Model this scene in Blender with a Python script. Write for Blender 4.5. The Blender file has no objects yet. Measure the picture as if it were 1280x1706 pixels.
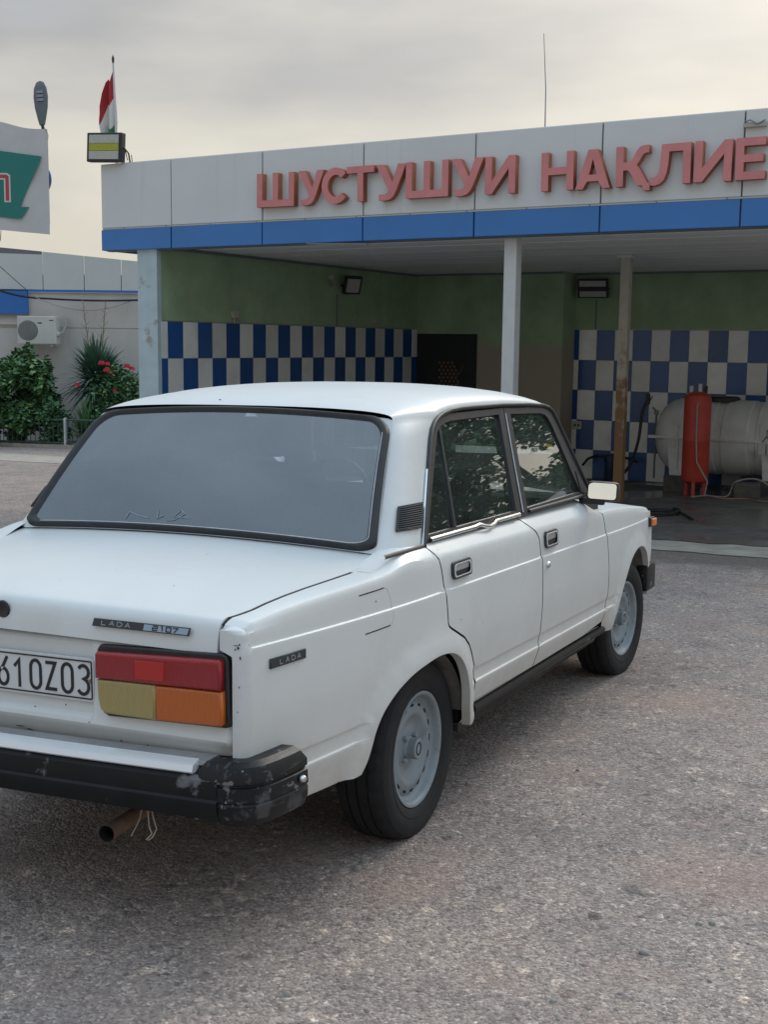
import bpy, bmesh, math, random
from math import radians as R, sin, cos, pi, sqrt
from mathutils import Vector, Matrix
from mathutils.geometry import delaunay_2d_cdt
random.seed(7)
sc = bpy.context.scene
COL = sc.collection

# ------------------------------------------------------------------ camera
CAM = Vector((2.526, -3.194, 1.546))
RIGHT = Vector((0.8591, 0.5112, 0.0120)); FWD = Vector((-0.5050, 0.8521, -0.1360)).normalized()
RIGHT = (RIGHT - FWD * RIGHT.dot(FWD)).normalized(); UP = RIGHT.cross(FWD)
cd = bpy.data.cameras.new('camera'); cam = bpy.data.objects.new('camera', cd); COL.objects.link(cam)
cam.matrix_world = Matrix(((RIGHT.x, UP.x, -FWD.x, CAM.x), (RIGHT.y, UP.y, -FWD.y, CAM.y), (RIGHT.z, UP.z, -FWD.z, CAM.z), (0, 0, 0, 1)))
cd.sensor_fit = 'VERTICAL'; cd.sensor_height = 24.0; cd.lens = 24.0 * 2043.54 / 1706.0
cd.clip_end = 1500; cd.clip_start = 0.05
sc.camera = cam

# ------------------------------------------------------------------ world, sun, exposure
SUN_EL, SUN_AZ = R(36), R(2)          # azimuth from +Y towards +X
world = bpy.data.worlds.new('World'); sc.world = world; world.use_nodes = True
wn = world.node_tree; wn.nodes.clear()
def N(t, tp, **k):
    n = t.nodes.new(tp)
    for a, b in k.items(): setattr(n, a, b)
    return n
def ramp(node, stops, interp='LINEAR'):
    cr = node.color_ramp; cr.interpolation = interp
    while len(cr.elements) > 1: cr.elements.remove(cr.elements[-1])
    cr.elements[0].position = stops[0][0]; cr.elements[0].color = (*stops[0][1], 1)
    for p, c in stops[1:]:
        e = cr.elements.new(p); e.color = (*c, 1)
tc = N(wn, 'ShaderNodeTexCoord'); sep = N(wn, 'ShaderNodeSeparateXYZ'); wn.links.new(tc.outputs['Generated'], sep.inputs[0])
mp = N(wn, 'ShaderNodeMapping'); mp.inputs['Scale'].default_value = (1.6, 1.6, 7.0); wn.links.new(tc.outputs['Generated'], mp.inputs[0])
nz = N(wn, 'ShaderNodeTexNoise'); nz.inputs['Scale'].default_value = 1.7; nz.inputs['Detail'].default_value = 5; nz.inputs['Roughness'].default_value = 0.5
wn.links.new(mp.outputs[0], nz.inputs['Vector'])
m1 = N(wn, 'ShaderNodeMath', operation='MULTIPLY_ADD'); m1.inputs[1].default_value = 0.30; m1.inputs[2].default_value = -0.15
wn.links.new(nz.outputs['Fac'], m1.inputs[0])
ad = N(wn, 'ShaderNodeMath', operation='ADD'); wn.links.new(sep.outputs['Z'], ad.inputs[0]); wn.links.new(m1.outputs[0], ad.inputs[1])
cr = N(wn, 'ShaderNodeValToRGB'); wn.links.new(ad.outputs[0], cr.inputs[0])
ramp(cr, [(0.0, (.475, .455, .39)), (.10, (.46, .44, .385)), (.17, (.40, .388, .36)), (.25, (.275, .277, .282)), (.34, (.30, .32, .35)), (.55, (.44, .545, .655)), (1.0, (.56, .71, .865))])
# veiled sun glow in the cloud layer, around the same direction as the sun lamp
mp2 = N(wn, 'ShaderNodeMapping'); mp2.inputs['Scale'].default_value = (2.2, 2.2, 4.5); wn.links.new(tc.outputs['Generated'], mp2.inputs[0])
nz2 = N(wn, 'ShaderNodeTexNoise'); nz2.inputs['Scale'].default_value = 1.5; nz2.inputs['Detail'].default_value = 7; nz2.inputs['Roughness'].default_value = .55; wn.links.new(mp2.outputs[0], nz2.inputs['Vector'])
crc = N(wn, 'ShaderNodeValToRGB'); ramp(crc, [(.30, (.88, .885, .90)), (.5, (1, 1, 1)), (.70, (1.13, 1.12, 1.09))]); wn.links.new(nz2.outputs['Fac'], crc.inputs[0])
cm = N(wn, 'ShaderNodeMix', data_type='RGBA', blend_type='MULTIPLY'); cm.inputs[0].default_value = 1; wn.links.new(cr.outputs[0], cm.inputs[6]); wn.links.new(crc.outputs[0], cm.inputs[7])
dt = N(wn, 'ShaderNodeVectorMath', operation='DOT_PRODUCT'); wn.links.new(tc.outputs['Generated'], dt.inputs[0]); dt.inputs[1].default_value = (sin(SUN_AZ) * cos(SUN_EL), cos(SUN_AZ) * cos(SUN_EL), sin(SUN_EL))
mxm = N(wn, 'ShaderNodeMath', operation='MAXIMUM'); wn.links.new(dt.outputs['Value'], mxm.inputs[0]); mxm.inputs[1].default_value = 0
pw_ = N(wn, 'ShaderNodeMath', operation='POWER'); wn.links.new(mxm.outputs[0], pw_.inputs[0]); pw_.inputs[1].default_value = 9
gm = N(wn, 'ShaderNodeMath', operation='MULTIPLY'); wn.links.new(pw_.outputs[0], gm.inputs[0]); gm.inputs[1].default_value = .54
glow = N(wn, 'ShaderNodeMix', data_type='RGBA', blend_type='ADD'); wn.links.new(gm.outputs[0], glow.inputs[0]); wn.links.new(cm.outputs[2], glow.inputs[6]); glow.inputs[7].default_value = (1.0, .93, .80, 1)
sky = N(wn, 'ShaderNodeTexSky'); sky.sky_type = 'NISHITA'; sky.sun_disc = False; sky.sun_elevation = SUN_EL; sky.sun_rotation = SUN_AZ; sky.dust_density = 5.0; sky.air_density = 1.5
bg1 = N(wn, 'ShaderNodeBackground'); wn.links.new(glow.outputs[2], bg1.inputs[0]); bg1.inputs[1].default_value = 1.0
bg2 = N(wn, 'ShaderNodeBackground'); wn.links.new(sky.outputs[0], bg2.inputs[0]); bg2.inputs[1].default_value = 0.008
ash = N(wn, 'ShaderNodeAddShader'); wn.links.new(bg1.outputs[0], ash.inputs[0]); wn.links.new(bg2.outputs[0], ash.inputs[1])
wo = N(wn, 'ShaderNodeOutputWorld'); wn.links.new(ash.outputs[0], wo.inputs[0])
sd = bpy.data.lights.new('sun', 'SUN'); sd.energy = 0.9; sd.angle = R(24); sd.color = (1.0, .93, .82)
so = bpy.data.objects.new('sun', sd); COL.objects.link(so)
sdir = Vector((sin(SUN_AZ) * cos(SUN_EL), cos(SUN_AZ) * cos(SUN_EL), sin(SUN_EL)))
so.rotation_euler = sdir.to_track_quat('Z', 'Y').to_euler()
sc.view_settings.view_transform = 'Standard'; sc.view_settings.look = 'None'
sc.view_settings.exposure = 0.52; sc.view_settings.gamma = 1.0
sc.cycles.max_bounces = 10; sc.cycles.diffuse_bounces = 7; sc.cycles.transparent_max_bounces = 24

# ------------------------------------------------------------------ materials
def lin(r, g, b):
    f = lambda c: ((c / 255 + .055) / 1.055) ** 2.4 if c / 255 > .04045 else c / 255 / 12.92
    return (f(r), f(g), f(b))
def mat(name, col, rough=.6, metal=0., coat=0., var=None, bump=None, spec=.5, spots=None, streak=None):
    """var=(scale, amount): colour noise.  bump=(scale, strength, distance).  spots=(scale, threshold, colour).  streak=(scale_xyz, colour, threshold)"""
    m = bpy.data.materials.new(name); m.use_nodes = True; t = m.node_tree
    b = t.nodes['Principled BSDF']
    b.inputs['Base Color'].default_value = (*col, 1); b.inputs['Roughness'].default_value = rough
    b.inputs['Metallic'].default_value = metal; b.inputs['Coat Weight'].default_value = coat; b.inputs['Coat Roughness'].default_value = .15
    b.inputs['Specular IOR Level'].default_value = spec
    co = N(t, 'ShaderNodeTexCoord'); out = None
    if var:
        n = N(t, 'ShaderNodeTexNoise'); n.inputs['Scale'].default_value = var[0]; n.inputs['Detail'].default_value = 6; n.inputs['Roughness'].default_value = .62
        t.links.new(co.outputs['Object'], n.inputs['Vector'])
        r = N(t, 'ShaderNodeValToRGB'); a = var[1]
        ramp(r, [(.3, tuple(c * (1 - a) for c in col)), (.7, tuple(min(1, c * (1 + a)) for c in col))])
        t.links.new(n.outputs['Fac'], r.inputs[0]); out = r.outputs[0]
    def overlay(fac, colr):
        nonlocal out
        mx = N(t, 'ShaderNodeMix', data_type='RGBA'); t.links.new(fac, mx.inputs[0])
        if out: t.links.new(out, mx.inputs[6])
        else: mx.inputs[6].default_value = (*col, 1)
        mx.inputs[7].default_value = (*colr, 1); out = mx.outputs[2]
    for sp in (spots if isinstance(spots, list) else [spots] if spots else []):
        n = N(t, 'ShaderNodeTexNoise'); n.inputs['Scale'].default_value = sp[0]; n.inputs['Detail'].default_value = 7; n.inputs['Roughness'].default_value = .6
        t.links.new(co.outputs['Object'], n.inputs['Vector'])
        r = N(t, 'ShaderNodeValToRGB'); ramp(r, [(sp[1], (0, 0, 0)), (min(1, sp[1] + (sp[3] if len(sp) > 3 else .03)), (1, 1, 1))])
        t.links.new(n.outputs['Fac'], r.inputs[0]); overlay(r.outputs[0], sp[2])
    if streak:
        mpp = N(t, 'ShaderNodeMapping'); mpp.inputs['Scale'].default_value = streak[0]; t.links.new(co.outputs['Object'], mpp.inputs[0])
        n = N(t, 'ShaderNodeTexNoise'); n.inputs['Scale'].default_value = 1; n.inputs['Detail'].default_value = 5; t.links.new(mpp.outputs[0], n.inputs['Vector'])
        r = N(t, 'ShaderNodeValToRGB'); ramp(r, [(streak[2], (0, 0, 0)), (min(1, streak[2] + .25), (1, 1, 1))]); t.links.new(n.outputs['Fac'], r.inputs[0])
        overlay(r.outputs[0], streak[1])
    if out: t.links.new(out, b.inputs['Base Color'])
    if bump:
        n = N(t, 'ShaderNodeTexNoise'); n.inputs['Scale'].default_value = bump[0]; n.inputs['Detail'].default_value = 5
        t.links.new(co.outputs['Object'], n.inputs['Vector'])
        bp = N(t, 'ShaderNodeBump'); bp.inputs['Strength'].default_value = bump[1]; bp.inputs['Distance'].default_value = bump[2] if len(bump) > 2 else .01
        t.links.new(n.outputs['Fac'], bp.inputs['Height']); t.links.new(bp.outputs[0], b.inputs['Normal'])
    return m
def glass(name, tint, gloss, dust=0., dustcol=(.5, .52, .55), rough=.01):
    m = bpy.data.materials.new(name); m.use_nodes = True; t = m.node_tree; t.nodes.clear()
    o = N(t, 'ShaderNodeOutputMaterial'); tr = N(t, 'ShaderNodeBsdfTransparent'); tr.inputs[0].default_value = (*tint, 1)
    gl = N(t, 'ShaderNodeBsdfGlossy'); gl.inputs['Roughness'].default_value = rough; gl.inputs[0].default_value = (.95, .97, 1, 1)
    fr = N(t, 'ShaderNodeFresnel'); fr.inputs[0].default_value = 1.52
    ma = N(t, 'ShaderNodeMath', operation='MULTIPLY_ADD'); ma.inputs[1].default_value = 1.5; ma.inputs[2].default_value = gloss; ma.use_clamp = True
    t.links.new(fr.outputs[0], ma.inputs[0])
    mx = N(t, 'ShaderNodeMixShader'); t.links.new(ma.outputs[0], mx.inputs[0]); t.links.new(tr.outputs[0], mx.inputs[1]); t.links.new(gl.outputs[0], mx.inputs[2])
    last = mx
    if dust:
        df = N(t, 'ShaderNodeBsdfDiffuse'); df.inputs[0].default_value = (*dustcol, 1)
        co = N(t, 'ShaderNodeTexCoord'); n = N(t, 'ShaderNodeTexNoise'); n.inputs['Scale'].default_value = 5; n.inputs['Detail'].default_value = 7
        t.links.new(co.outputs['Object'], n.inputs['Vector'])
        mm = N(t, 'ShaderNodeMath', operation='MULTIPLY'); mm.inputs[1].default_value = dust * 2; t.links.new(n.outputs['Fac'], mm.inputs[0])
        m2 = N(t, 'ShaderNodeMixShader'); t.links.new(mm.outputs[0], m2.inputs[0]); t.links.new(mx.outputs[0], m2.inputs[1]); t.links.new(df.outputs[0], m2.inputs[2]); last = m2
    t.links.new(last.outputs[0], o.inputs[0]); return m

M = {}
M['paint'] = mat('car_white_paint', (.65, .67, .67), .48, coat=.06, var=(2.2, .035), bump=(3.2, .16, .012), spots=[(38, .775, (.30, .24, .19), .02), (1.3, .60, (.66, .66, .63), .3)])
def dirty_paint(m):
    t = m.node_tree; b = t.nodes['Principled BSDF']; co = N(t, 'ShaderNodeTexCoord'); sp = N(t, 'ShaderNodeSeparateXYZ'); t.links.new(co.outputs['Object'], sp.inputs[0])
    n = N(t, 'ShaderNodeTexNoise'); n.inputs['Scale'].default_value = 7; n.inputs['Detail'].default_value = 8; n.inputs['Roughness'].default_value = .7; t.links.new(co.outputs['Object'], n.inputs['Vector'])
    mr = N(t, 'ShaderNodeMapRange'); mr.inputs[1].default_value = .68; mr.inputs[2].default_value = .30; mr.inputs[3].default_value = 0; mr.inputs[4].default_value = 1.15; t.links.new(sp.outputs['Z'], mr.inputs[0])
    mu = N(t, 'ShaderNodeMath', operation='MULTIPLY'); t.links.new(mr.outputs[0], mu.inputs[0]); t.links.new(n.outputs['Fac'], mu.inputs[1])
    n2 = N(t, 'ShaderNodeTexNoise'); n2.inputs['Scale'].default_value = 3.1; n2.inputs['Detail'].default_value = 9; n2.inputs['Roughness'].default_value = .75; t.links.new(co.outputs['Object'], n2.inputs['Vector'])
    r2 = N(t, 'ShaderNodeMapRange'); r2.inputs[1].default_value = .50; r2.inputs[2].default_value = .75; r2.inputs[3].default_value = 0; r2.inputs[4].default_value = .32; t.links.new(n2.outputs['Fac'], r2.inputs[0])
    ad_ = N(t, 'ShaderNodeMath', operation='ADD'); ad_.use_clamp = True; t.links.new(mu.outputs[0], ad_.inputs[0]); t.links.new(r2.outputs[0], ad_.inputs[1])
    old = b.inputs['Base Color'].links[0].from_socket; mx = N(t, 'ShaderNodeMix', data_type='RGBA'); t.links.new(ad_.outputs[0], mx.inputs[0]); t.links.new(old, mx.inputs[6]); mx.inputs[7].default_value = (.50, .47, .41, 1); t.links.new(mx.outputs[2], b.inputs['Base Color'])
    rr = N(t, 'ShaderNodeMapRange'); rr.inputs[3].default_value = .36; rr.inputs[4].default_value = .75; t.links.new(ad_.outputs[0], rr.inputs[0]); t.links.new(rr.outputs[0], b.inputs['Roughness'])
dirty_paint(M['paint'])
M['paint_dirty'] = mat('car_sill_dirty_paint', (.60, .58, .53), .6, var=(9, .18), spots=(22, .66, (.20, .14, .09), .06))
M['black'] = mat('black_rubber', (.018, .019, .021), .5, var=(30, .3), spots=(16, .66, (.06, .06, .06), .2))
M['black_gap'] = mat('recess_shade_black', (.008, .008, .008), .9)
M['bumper'] = mat('bumper_worn_black_plastic', (.007, .008, .010), .5, spec=.3, var=(12, .35), bump=(60, .1, .002), spots=(9, .62, (.14, .14, .15), .05))
M['bumper_cap'] = mat('bumper_scraped_plastic', (.008, .009, .011), .45, spec=.35, var=(14, .4), bump=(25, .35, .004), spots=[(8, .60, (.06, .06, .065), .05), (17, .64, (.15, .15, .15), .015), (40, .69, (.34, .33, .32), .015)], streak=((5, 60, 60), (.14, .14, .14), .60))
M['chrome'] = mat('chrome', (.72, .73, .74), .22, metal=1., bump=(40, .06, .002))
M['alu'] = mat('dull_aluminium', (.50, .51, .52), .45, metal=.7, var=(14, .15), spots=(20, .7, (.12, .11, .10), .03))
M['tyre'] = mat('tyre_rubber', (.011, .012, .014), .8, var=(18, .35), bump=(90, .15, .002))
M['rim'] = mat('rim_grey_paint', (.235, .27, .295), .45, var=(9, .16), spots=[(14, .56, (.17, .165, .15), .25), (30, .68, (.10, .07, .05), .04)])
M['rimdark'] = mat('rim_hole_dark', (.01, .01, .01), .9)
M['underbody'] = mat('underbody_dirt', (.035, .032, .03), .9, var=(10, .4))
M['liner'] = mat('wheelwell_dirt', (.16, .155, .145), .9, var=(14, .35), bump=(30, .4, .01))
M['interior'] = mat('interior_dark_fabric', (.05, .05, .052), .9, var=(40, .2))
M['seat'] = mat('seat_dark_cloth', (.11, .11, .115), .9, var=(60, .2))
M['glass_side'] = glass('side_glass', (.58, .64, .62), .04, dust=.045, dustcol=(.42, .48, .47))
M['glass_rear'] = glass('rear_glass_dusty', (.34, .40, .45), .10, dust=.085, dustcol=(.28, .35, .42), rough=.03)
M['glass_front'] = glass('windscreen_glass', (.6, .66, .64), .04)
M['mirror'] = mat('mirror_glass', (.85, .87, .88), .03, metal=1.)
M['heater'] = mat('heater_line_print', (.09, .10, .115), .6)
def lens(name, col, freq):
    m = mat(name, col, .22, coat=.6); t = m.node_tree; b = t.nodes['Principled BSDF']
    co = N(t, 'ShaderNodeTexCoord'); w = N(t, 'ShaderNodeTexWave'); w.bands_direction = 'Y'; w.inputs['Scale'].default_value = freq
    t.links.new(co.outputs['Object'], w.inputs[0]); bp = N(t, 'ShaderNodeBump'); bp.inputs['Strength'].default_value = .9; bp.inputs['Distance'].default_value = .003
    t.links.new(w.outputs['Fac'], bp.inputs['Height']); t.links.new(bp.outputs[0], b.inputs['Normal']); return m
M['lens_red'] = lens('tail_lens_red', (.36, .010, .018), 60)
M['lens_reflector'] = lens('tail_lens_bright_red', (.80, .02, .018), 140)
M['lens_amber'] = lens('tail_lens_amber', (.56, .12, .008), 45)
M['lens_clear'] = lens('tail_lens_yellowed', (.42, .33, .12), 45)
M['orange'] = mat('indicator_orange', (.85, .20, .03), .3, coat=.5)
M['plate'] = mat('plate_white', (.62, .63, .64), .45, var=(12, .05), spots=(40, .74, (.25, .22, .2), .03))
M['plate_ink'] = mat('plate_black_ink', (.012, .014, .018), .5)
M['badge'] = mat('badge_black', (.03, .036, .042), .4)
M['badge_blue'] = mat('badge_grey_blue', (.30, .38, .48), .4)
M['badge_letter'] = mat('badge_letter', (.28, .31, .34), .4)
M['rust'] = mat('rusty_steel', (.17, .11, .075), .85, var=(22, .4), spots=(12, .55, (.20, .075, .03), .2))
M['bright_trim'] = mat('bright_trim', (.80, .82, .84), .22, metal=.30)
M['wire'] = mat('pale_wire', (.5, .42, .34), .6)
M['yellow'] = mat('yellow_sticker', (.8, .62, .03), .5)

# ------------------------------------------------------------------ mesh helpers
def tag(o, label=None, cat=None, group=None, kind=None):
    for k, v in (('label', label), ('category', cat), ('group', group), ('kind', kind)):
        if v: o[k] = v
    return o
def link(name, me, parent=None):
    o = bpy.data.objects.new(name, me); COL.objects.link(o)
    if parent: o.parent = parent
    return o
def mk(name, verts, faces, m, parent=None, smooth=False, angle=35, mats=None):
    me = bpy.data.meshes.new(name); me.from_pydata([tuple(v) for v in verts], [], faces); me.update()
    if m: me.materials.append(m)
    for x in (mats or []): me.materials.append(x)
    if smooth:
        me.polygons.foreach_set('use_smooth', [True] * len(me.polygons)); me.set_sharp_from_angle(angle=R(angle))
    return link(name, me, parent)
def empty(name, loc=(0, 0, 0), rz=0, parent=None):
    o = bpy.data.objects.new(name, None); COL.objects.link(o); o.location = loc; o.rotation_euler = (0, 0, rz); o.empty_display_size = .1
    if parent: o.parent = parent
    return o
class MB:
    def __init__(s): s.v = []; s.f = []
    def add(s, v, f): n = len(s.v); s.v += [Vector(p) for p in v]; s.f += [tuple(i + n for i in q) for q in f]; return s
    def box(s, x0, x1, y0, y1, z0, z1, mtx=None):
        v = [Vector((x, y, z)) for z in (z0, z1) for y in (y0, y1) for x in (x0, x1)]
        if mtx: v = [mtx @ p for p in v]
        return s.add(v, [(0, 2, 3, 1), (4, 5, 7, 6), (0, 1, 5, 4), (2, 6, 7, 3), (0, 4, 6, 2), (1, 3, 7, 5)])
    def cham(s, x0, x1, y0, y1, z0, z1, c=.01, mtx=None):
        """box with chamfered edges"""
        bm = bmesh.new(); bmesh.ops.create_cube(bm, size=1)
        for v in bm.verts: v.co = Vector((x0 + (v.co.x + .5) * (x1 - x0), y0 + (v.co.y + .5) * (y1 - y0), z0 + (v.co.z + .5) * (z1 - z0)))
        bmesh.ops.bevel(bm, geom=bm.edges[:], offset=c, segments=2, profile=.6, affect='EDGES')
        bm.verts.index_update(); vs = [v.co.copy() for v in bm.verts]; fs = [tuple(v.index for v in f.verts) for f in bm.faces]; bm.free()
        if mtx: vs = [mtx @ p for p in vs]
        return s.add(vs, fs)
    def tube(s, pts, r, n=8, cap=True):
        pts = [Vector(p) for p in pts]; rs = r if isinstance(r, (list, tuple)) else [r] * len(pts)
        base = len(s.v); prev = None; rings = []
        for i, p in enumerate(pts):
            d = (pts[min(i + 1, len(pts) - 1)] - pts[max(i - 1, 0)])
            if d.length < 1e-9: d = Vector((0, 0, 1))
            d.normalize()
            if prev is None: u = d.orthogonal().normalized()
            else:
                u = prev - d * prev.dot(d); u = u.normalized() if u.length > 1e-6 else d.orthogonal().normalized()
            prev = u; w = d.cross(u)
            rings.append([p + (u * cos(2 * pi * k / n) + w * sin(2 * pi * k / n)) * rs[i] for k in range(n)])
        v = [q for rg in rings for q in rg]; f = []
        for i in range(len(pts) - 1):
            for k in range(n): f.append((i * n + k, i * n + (k + 1) % n, (i + 1) * n + (k + 1) % n, (i + 1) * n + k))
        if cap: f.append(tuple(range(n))[::-1]); f.append(tuple((len(pts) - 1) * n + k for k in range(n)))
        return s.add(v, f)
    def lathe(s, prof, n=32, axis='Z', mtx=None, close=False):
        """prof list of (radius, height)"""
        v = []; f = []
        for r, h in prof:
            for k in range(n):
                a = 2 * pi * k / n
                p = Vector((r * cos(a), r * sin(a), h))
                if axis == 'Y': p = Vector((p.x, p.z, p.y))
                if axis == 'X': p = Vector((p.z, p.x, p.y))
                v.append(mtx @ p if mtx else p)
        for i in range(len(prof) - 1):
            for k in range(n):
                q = (i * n + k, i * n + (k + 1) % n, (i + 1) * n + (k + 1) % n, (i + 1) * n + k); f.append(q if axis != 'Y' else q[::-1])
        if close: f.append(tuple(range(n))); f.append(tuple((len(prof) - 1) * n + k for k in range(n)))
        return s.add(v, f)
    def grid(s, rows):
        n = len(rows[0]); v = [p for r in rows for p in r]
        f = [(i * n + j, i * n + j + 1, (i + 1) * n + j + 1, (i + 1) * n + j) for i in range(len(rows) - 1) for j in range(n - 1)]
        return s.add(v, f)
    def build(s, name, m, parent=None, smooth=False, angle=35, mats=None): return mk(name, s.v, s.f, m, parent, smooth, angle, mats)
def prism(name, loops, depth, m, parent=None, mside=None, M4=None, bevel=0.):
    """2-D loops (holes by even-odd) in local XY, extruded 0..depth along local Z, placed by matrix M4"""
    cu = bpy.data.curves.new(name, 'CURVE'); cu.dimensions = '2D'; cu.fill_mode = 'BOTH'; cu.extrude = depth / 2
    if bevel: cu.bevel_depth = bevel; cu.bevel_resolution = 1; cu.offset = -bevel; cu.extrude = max(0, depth / 2 - bevel)
    for lp in loops:
        sp = cu.splines.new('POLY'); sp.points.add(len(lp) - 1)
        for p, q in zip(sp.points, lp): p.co = (q[0], q[1], 0, 1)
        sp.use_cyclic_u = True
    o = bpy.data.objects.new(name, cu); COL.objects.link(o)
    me = bpy.data.meshes.new_from_object(o.evaluated_get(bpy.context.evaluated_depsgraph_get()))
    bpy.data.objects.remove(o); bpy.data.curves.remove(cu)
    for v in me.vertices: v.co.z += depth / 2
    me.materials.clear(); me.materials.append(m)
    if mside:
        me.materials.append(mside)
        for p in me.polygons: p.material_index = 1 if abs(p.normal.z) < .5 else 0
    if M4: me.transform(M4)
    me.update(); return link(name, me, parent)
def stroke(pts, w, closed=False):
    """outline of a thick polyline: list of loops"""
    pts = [Vector((p[0], p[1])) for p in pts]; L = []; Rr = []; n = len(pts)
    for i, p in enumerate(pts):
        a = pts[i - 1] if (i > 0 or closed) else None; b = pts[(i + 1) % n] if (i < n - 1 or closed) else None
        d1 = (p - a).normalized() if a is not None else None; d2 = (b - p).normalized() if b is not None else None
        if d1 is None: d1 = d2
        if d2 is None: d2 = d1
        n1 = Vector((-d1.y, d1.x)); n2 = Vector((-d2.y, d2.x)); mm = (n1 + n2)
        mm = mm.normalized() if mm.length > 1e-6 else n1
        k = min(2.0, 1 / max(.3, mm.dot(n1))); L.append(p + mm * w / 2 * k); Rr.append(p - mm * w / 2 * k)
    return [L, Rr] if closed else [L + Rr[::-1]]
def arc(cx, cy, rx, ry, a0, a1, n=12): return [(cx + rx * cos(R(a0 + (a1 - a0) * i / n)), cy + ry * sin(R(a0 + (a1 - a0) * i / n))) for i in range(n + 1)]
def lerp(a, b, t): return a + (b - a) * t
def interp(x, xs, ys):
    if x <= xs[0]: return ys[0]
    for i in range(len(xs) - 1):
        if x <= xs[i + 1]: return lerp(ys[i], ys[i + 1], (x - xs[i]) / (xs[i + 1] - xs[i]))
    return ys[-1]
def sstep(a, b, x): t = max(0, min(1, (x - a) / (b - a))); return t * t * (3 - 2 * t)
def copy_tree(o, parent=None):
    c = o.copy(); COL.objects.link(c); c.parent = parent
    for ch in list(o.children): copy_tree(ch, c)
    return c
def gz(x, y): return .0175 * x - .02271 * y       # the ground falls gently towards the wash

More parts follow.
